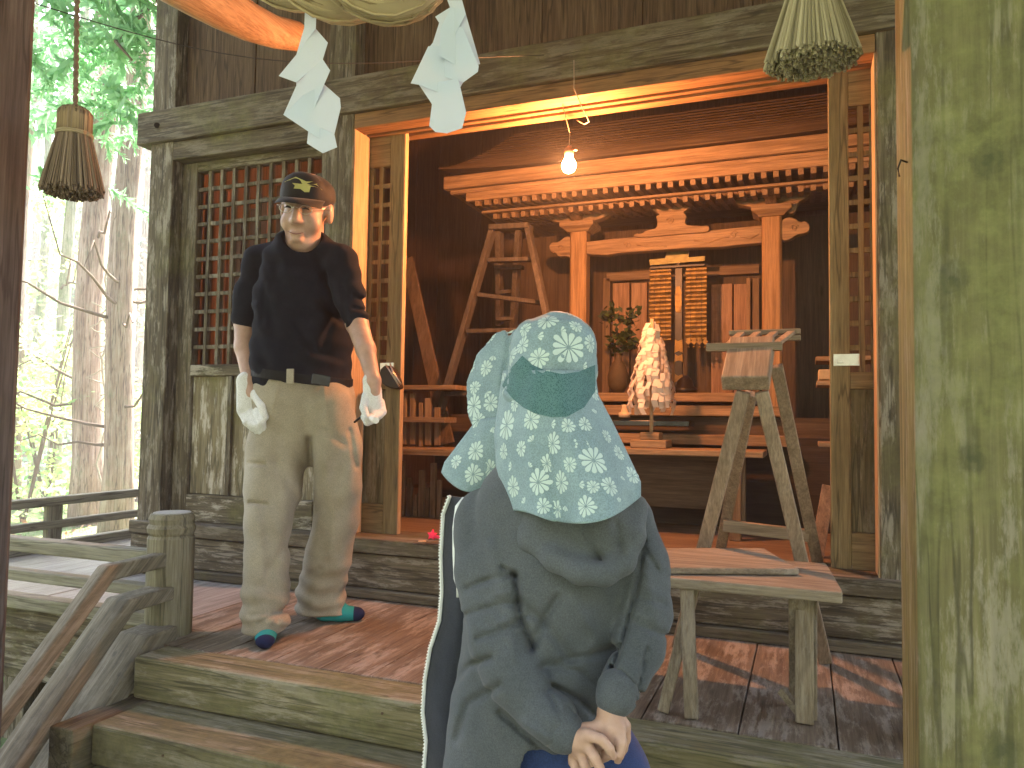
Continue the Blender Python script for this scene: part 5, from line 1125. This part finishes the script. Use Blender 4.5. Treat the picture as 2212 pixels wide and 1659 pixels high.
# dark blue trousers
nv = chain([(1190, 1610, WY+.02, 168), (1195, 1700, WY+.02, 185)], flat=tuple(bk_), fl=.6)
for px in (1115, 1290):
    hp = np.array(W(px, 1690, WY+.02)); kn = hp+np.array([.0, -.01, -.30]); an = np.array([hp[0], hp[1]-.01, feetz+.09]); nv += [('c', hp, .10, kn, .075), ('c', kn, .075, an, .062)]
sdf_obj('trousers', nv, .009, cloth('navy_cotton', (.016, .032, .10), (.028, .05, .14), .85), woman, k=.03)
for px in (1130, 1275):
    hp = W(px, 1640, WY+.02); MB().loft([[(hp.x+x*f-.3*max(0, y)*0, hp.y+y*f+.03, feetz+z) for x, y in ((-.038, -.09), (.038, -.09), (.044, .03), (.036, .12), (0, .155), (-.036, .12), (-.044, .03))] for f, z in ((1, 0), (1.03, .02), (.95, .05), (.6, .08))]).build('shoe', plain('grey_shoe', (.12, .12, .13), .7), woman, .004, smooth=True)

# sun hat: crown, brim and neck cape in one cloth, printed with white daisies
Hw = W(1190, 788, WY); sM = mpp(Hw); AXW = [list(wr), list(bk_), [0, 0, 1]]
hc = lambda px, py, dY, rx, ry, rz, ax=AXW: ('e', np.array(W(px, py, WY+dY)), (rx*sM, ry*sM, rz*sM), ax)
tl = R(-6)
crown = [hc(1192, 800, 0, 97, 112, 104), hc(1196, 738, 0, 84, 95, 64), hc(1150, 755, .02, 58, 80, 56), hc(1240, 760, -.0, 48, 80, 60), hc(1184, 850, .0, 98, 108, 62)]
bn_ = (bk_*.75-wr*.55+Vector((0, 0, .25))).normalized(); b1 = Vector((0, 0, 1)).cross(bn_).normalized(); b2 = bn_.cross(b1)
brim = [('e', np.array(W(1084, 822, WY+.06)), (108*sM, 132*sM, 13*sM), [list(b1), list(b2), list(bn_)]), ('e', np.array(W(1100, 900, WY+.05)), (70*sM, 60*sM, 14*sM), [list(b1), list(b2), list(bn_)])]
def hatfold(P_):
    x, y = proj(P_); d = np.zeros(len(P_))
    for pts, amp, wd in (([(1102, 712), (1098, 760), (1088, 830)], .010, 5), ([(1150, 690), (1180, 680), (1225, 684)], .004, 5), ([(1120, 730), (1160, 700)], .004, 5), ([(1085, 832), (1150, 892), (1212, 905), (1262, 884), (1284, 850)], .005, 4)):
        best = np.full(len(P_), 1e9)
        for (x0, y0), (x1, y1) in zip(pts, pts[1:]):
            dx, dy = x1-x0, y1-y0; t = np.clip(((x-x0)*dx+(y-y0)*dy)/(dx*dx+dy*dy), 0, 1); best = np.minimum(best, np.hypot(x-x0-t*dx, y-y0-t*dy))
        d += amp*np.exp(-(best/wd)**2)
    return d+.0015*np.sin(P_[:, 2]*90+P_[:, 0]*60)
V1, Q1 = grow(crown+brim, .0045, .012, hatfold)
HV = [Vector(v) for v in V1]; HQ = [tuple(q) for q in Q1]
_bmh = bmesh.new(); _vs = [_bmh.verts.new(v) for v in HV]
for q in HQ: _bmh.faces.new([_vs[i] for i in q])
for _ in range(3): bmesh.ops.smooth_vert(_bmh, verts=_bmh.verts, factor=.5, use_axis_x=True, use_axis_y=True, use_axis_z=True)
HV = [v.co.copy() for v in _bmh.verts]; _bmh.free()
def sheet(left, right, Yf, nu=56, nv=40, folds=None, bottom=None):
    """cape: surveyed left and right edges joined by a bulging, rippled cloth with real thickness"""
    def along(pl, t):
        f = t*(len(pl)-1); i = min(int(f), len(pl)-2); f -= i; return pl[i][0]*(1-f)+pl[i+1][0]*f, pl[i][1]*(1-f)+pl[i+1][1]*f
    G = []
    for j in range(nv+1):
        v = j/nv; (xl, yl), (xr, yr) = along(left, v), along(right, v); row = []
        for i in range(nu+1):
            u = i/nu; x = xl+(xr-xl)*u; y = yl+(yr-yl)*u+(bottom(u)*v if bottom else 0); row.append(W(x, y, Yf(u, v)))
        G.append(row)
    o = len(HV); w_ = nu+1
    for off in (0, .0022):
        for row in G: HV.extend([p+Vector((0, off, 0)) for p in row])
    M = (nu+1)*(nv+1)
    for j in range(nv):
        for i in range(nu):
            a = o+j*w_+i; HQ.append((a, a+1, a+w_+1, a+w_)); HQ.append((a+M, a+M+w_, a+M+w_+1, a+M+1))
    for i in range(nu):
        for j in (0, nv): a = o+j*w_+i; HQ.append((a, a+1, a+1+M, a+M))
    for j in range(nv):
        for i in (0, nu): a = o+j*w_+i; HQ.append((a, a+w_, a+w_+M, a+M))
def Yc(u, v):
    edge_ = abs(2*u-1)**2.2; return WY-.115-.062*v+(.115)*edge_-.022*v*math.sin(u*9.5+1.0)*(1-edge_*.5)-.008*v*math.sin(u*23+v*2)
sheet([(1086, 800), (1076, 870), (1066, 940), (1072, 1010), (1086, 1060), (1101, 1101)], [(1285, 800), (1292, 850), (1322, 905), (1352, 965), (1384, 1032), (1384, 1062)], Yc, bottom=lambda u: 74*math.sin(math.pi*min(1, u*.93+.02))**1.0*(.35+.65*u)-6*math.sin(u*14)*(.4 if u < .35 else .1))
sheet([(1030, 905), (1008, 935), (985, 965), (960, 998), (953, 1020)], [(1090, 900), (1085, 940), (1078, 985), (1074, 1015), (1070, 1034)], lambda u, v: WY+.05-.05*u-.02*v*math.sin(u*5), nu=24, nv=24, bottom=lambda u: 36*math.sin(math.pi*u)**.8)
hat_b = BVHTree.FromPolygons(HV, HQ)
PV, PF = [], []
def flower(c, nrm, rad, n, a0, a1, rot):
    t1_ = nrm.orthogonal().normalized(); t2_ = nrm.cross(t1_)
    for k in range(n):
        a = rot+a0+(a1-a0)*k/n; d = t1_*math.cos(a)+t2_*math.sin(a); s_ = t1_*-math.sin(a)+t2_*math.cos(a); L_ = rad*(.92+.16*((k*7) % 3)/2); w_ = rad*(.172*11/n if a1-a0 > 5 else .20); poly = []
        for rr_, ww in ((.10, 0), (.35, .38), (.62, .80), (.82, 1), (.95, .72), (1.0, 0)): poly.append((rr_, ww))
        pts = [(r_, w2) for r_, w2 in poly]+[(r_, -w2) for r_, w2 in poly[-2:0:-1]]
        P3 = []
        for r_, w2 in pts:
            q = c+d*L_*r_+s_*w_*w2; h_ = hat_b.find_nearest(q, .03)
            if h_[0] is None or h_[1].dot(nrm) < .15 and h_[1].dot(nrm) > -.15: P3 = None; break
            nn = h_[1] if h_[1].dot(nrm) > 0 else -h_[1]; P3.append(h_[0]+nn*.0007)
        if P3: o = len(PV); PV.extend(P3); PF.append(tuple(range(o, o+len(P3))))
Z = lambda zx, zy: (713.2+.3472*zx, 548.6+.3472*zy)
big = [(1483, 583, 100), (1298, 648, 62), (1197, 570, 55), (1350, 415, 66), (1210, 468, 48), (1620, 555, 55), (1530, 450, 42), (1130, 635, 58), (870, 715, 75), (970, 710, 48), (900, 830, 42), (1080, 740, 55), (1000, 930, 52), (895, 945, 65), (920, 1035, 50), (1250, 1030, 62), (1100, 1065, 88), (1150, 930, 48), (1480, 1070, 45), (1585, 1060, 46),
       (1385, 1180, 66), (1190, 1210, 48), (1080, 1230, 48), (1720, 1135, 43), (1640, 1285, 88), (1795, 1240, 48), (1350, 1305, 53), (1490, 1310, 46), (905, 1225, 58), (1295, 1420, 76), (1140, 1450, 62), (1440, 1420, 64), (1740, 1445, 60), (1635, 1450, 40), (1590, 1570, 62), (1415, 1590, 52), (1880, 1380, 55), (1325, 1570, 50), (1640, 860, 55), (785, 1290, 42), (890, 1370, 58), (1000, 1335, 50), (1520, 640, 0)]
small = [(1290, 505, 36), (1430, 475, 34), (970, 850, 36), (885, 1105, 34), (1015, 1060, 36), (1375, 1050, 34), (1560, 950, 34), (1650, 990, 34), (1265, 1155, 36), (1500, 1175, 36), (1620, 1165, 30), (1135, 1310, 36), (1240, 1320, 28), (1545, 1430, 32), (1810, 1370, 28), (1215, 1540, 36), (1465, 1550, 34), (1700, 1545, 36), (1800, 1540, 32), (1370, 730, 26), (1570, 690, 34), (1020, 620, 34), (830, 870, 28)]
placed = []
fr_ = random.Random(5)
for lst, full in ((big, True), (small, False)):
    for zx, zy, r in lst:
        if r == 0: continue
        x, y = Z(zx, zy); d = _d(x, y).normalized(); h_ = hat_b.ray_cast(CAM, d)
        if h_[0] is None: continue
        nn = h_[1] if h_[1].dot(d) < 0 else -h_[1]; rad = r*.3472*1.1*mpp(h_[0]); placed.append((h_[0], rad))
        if full: flower(h_[0], nn, rad, 11 if r > 55 else 10, 0, 2*math.pi, fr_.uniform(0, 6))
        else: flower(h_[0]-Vector((0, 0, rad*.3)), nn, rad*1.1, 3, 0, 1.9, fr_.uniform(0, 6))
for _ in range(2600):       # and the sides one sees from elsewhere
    q = HQ[fr_.randrange(len(HQ))]; c = sum((HV[i] for i in q), Vector())/len(q); rad = fr_.choice((.014, .018, .03))
    if all((c-p).length > rad+r for p, r in placed):
        nn = (HV[q[1]]-HV[q[0]]).cross(HV[q[2]]-HV[q[0]]); 
        if nn.length < 1e-12: continue
        nn.normalize(); 
        if proj(np.array([c]))[0][0] and nn.dot((CAM-c).normalized()) > .1: placed.append((c, rad)) if fr_.random() < .0 else None; continue
        placed.append((c, rad)); flower(c, nn, rad, 10, 0, 2*math.pi, fr_.uniform(0, 6))
hm1 = cloth('sun_hat_cloth', (.19, .275, .295), (.24, .335, .355), .7, sc_=14, bs=.2); hm2 = plain('white_daisy_print', (.50, .62, .58), .75, var=.05)
hb_ = MB(); hb_.add(HV, HQ, 0); hb_.add(PV, PF, 1); hat = hb_.build('sun_hat', [hm1, hm2], woman, smooth=True)
hat['label'] = 'teal sun hat printed with white daisies, with a neck cape'
# mesh ventilation panel
mm, n, b = new_mat('teal_mesh'); br_ = n.nodes.new('ShaderNodeTexVoronoi'); br_.inputs['Scale'].default_value = 420; n.links.new(mapping(n, (1, 1, 1)), br_.inputs['Vector'])
n.links.new(ramp(n, br_.outputs['Distance'], [(.25, (.025, .075, .078)), (.5, (.085, .18, .18))]), b.inputs['Base Color']); b.inputs['Roughness'].default_value = .7
up_ = [(1085, 832), (1104, 795), (1128, 768), (1150, 788), (1180, 801), (1215, 808), (1250, 803), (1286, 788)]; dn = [(1085, 834), (1108, 862), (1130, 880), (1155, 893), (1190, 901), (1225, 900), (1262, 880), (1286, 845)]
v = []; f = []; nu, nv_ = 28, 10
def al(pl, t):
    k_ = t*(len(pl)-1); i = min(int(k_), len(pl)-2); k_ -= i; return pl[i][0]*(1-k_)+pl[i+1][0]*k_, pl[i][1]*(1-k_)+pl[i+1][1]*k_
for i in range(nu+1):
    (xa, ya), (xb, yb_) = al(up_, i/nu), al(dn, i/nu)
    for j in range(nv_+1):
        t = j/nv_; d = _d(xa+(xb-xa)*t, ya+(yb_-ya)*t).normalized(); h_ = hat_b.ray_cast(CAM, d); p = h_[0] if h_[0] is not None else W(xa, ya, WY-.1); v.append(p-d*.0022)
for i in range(nu):
    for j in range(nv_): a = i*(nv_+1)+j; f.append((a, a+1, a+nv_+2, a+nv_+1))
MB().add(v, f).build('mesh_panel', mm, hat, smooth=True)

# ---------------------------------------------------------------- thin woodland haze: one closed box round camera and scene
hz, n, b = new_mat('air'); out = n.nodes['Material Output']
for l in list(out.inputs['Surface'].links): n.links.remove(l)
pv = n.nodes.new('ShaderNodeVolumePrincipled'); pv.inputs['Color'].default_value = (.93, .96, 1, 1); pv.inputs['Density'].default_value = .008; pv.inputs['Anisotropy'].default_value = .2
n.links.new(pv.outputs[0], out.inputs['Volume'])
tag(MB().box(-98, 98, -98, 118, -3.5, 19).build('haze', hz), 'faint pale haze in the air of the wood', 'haze', kind='stuff')
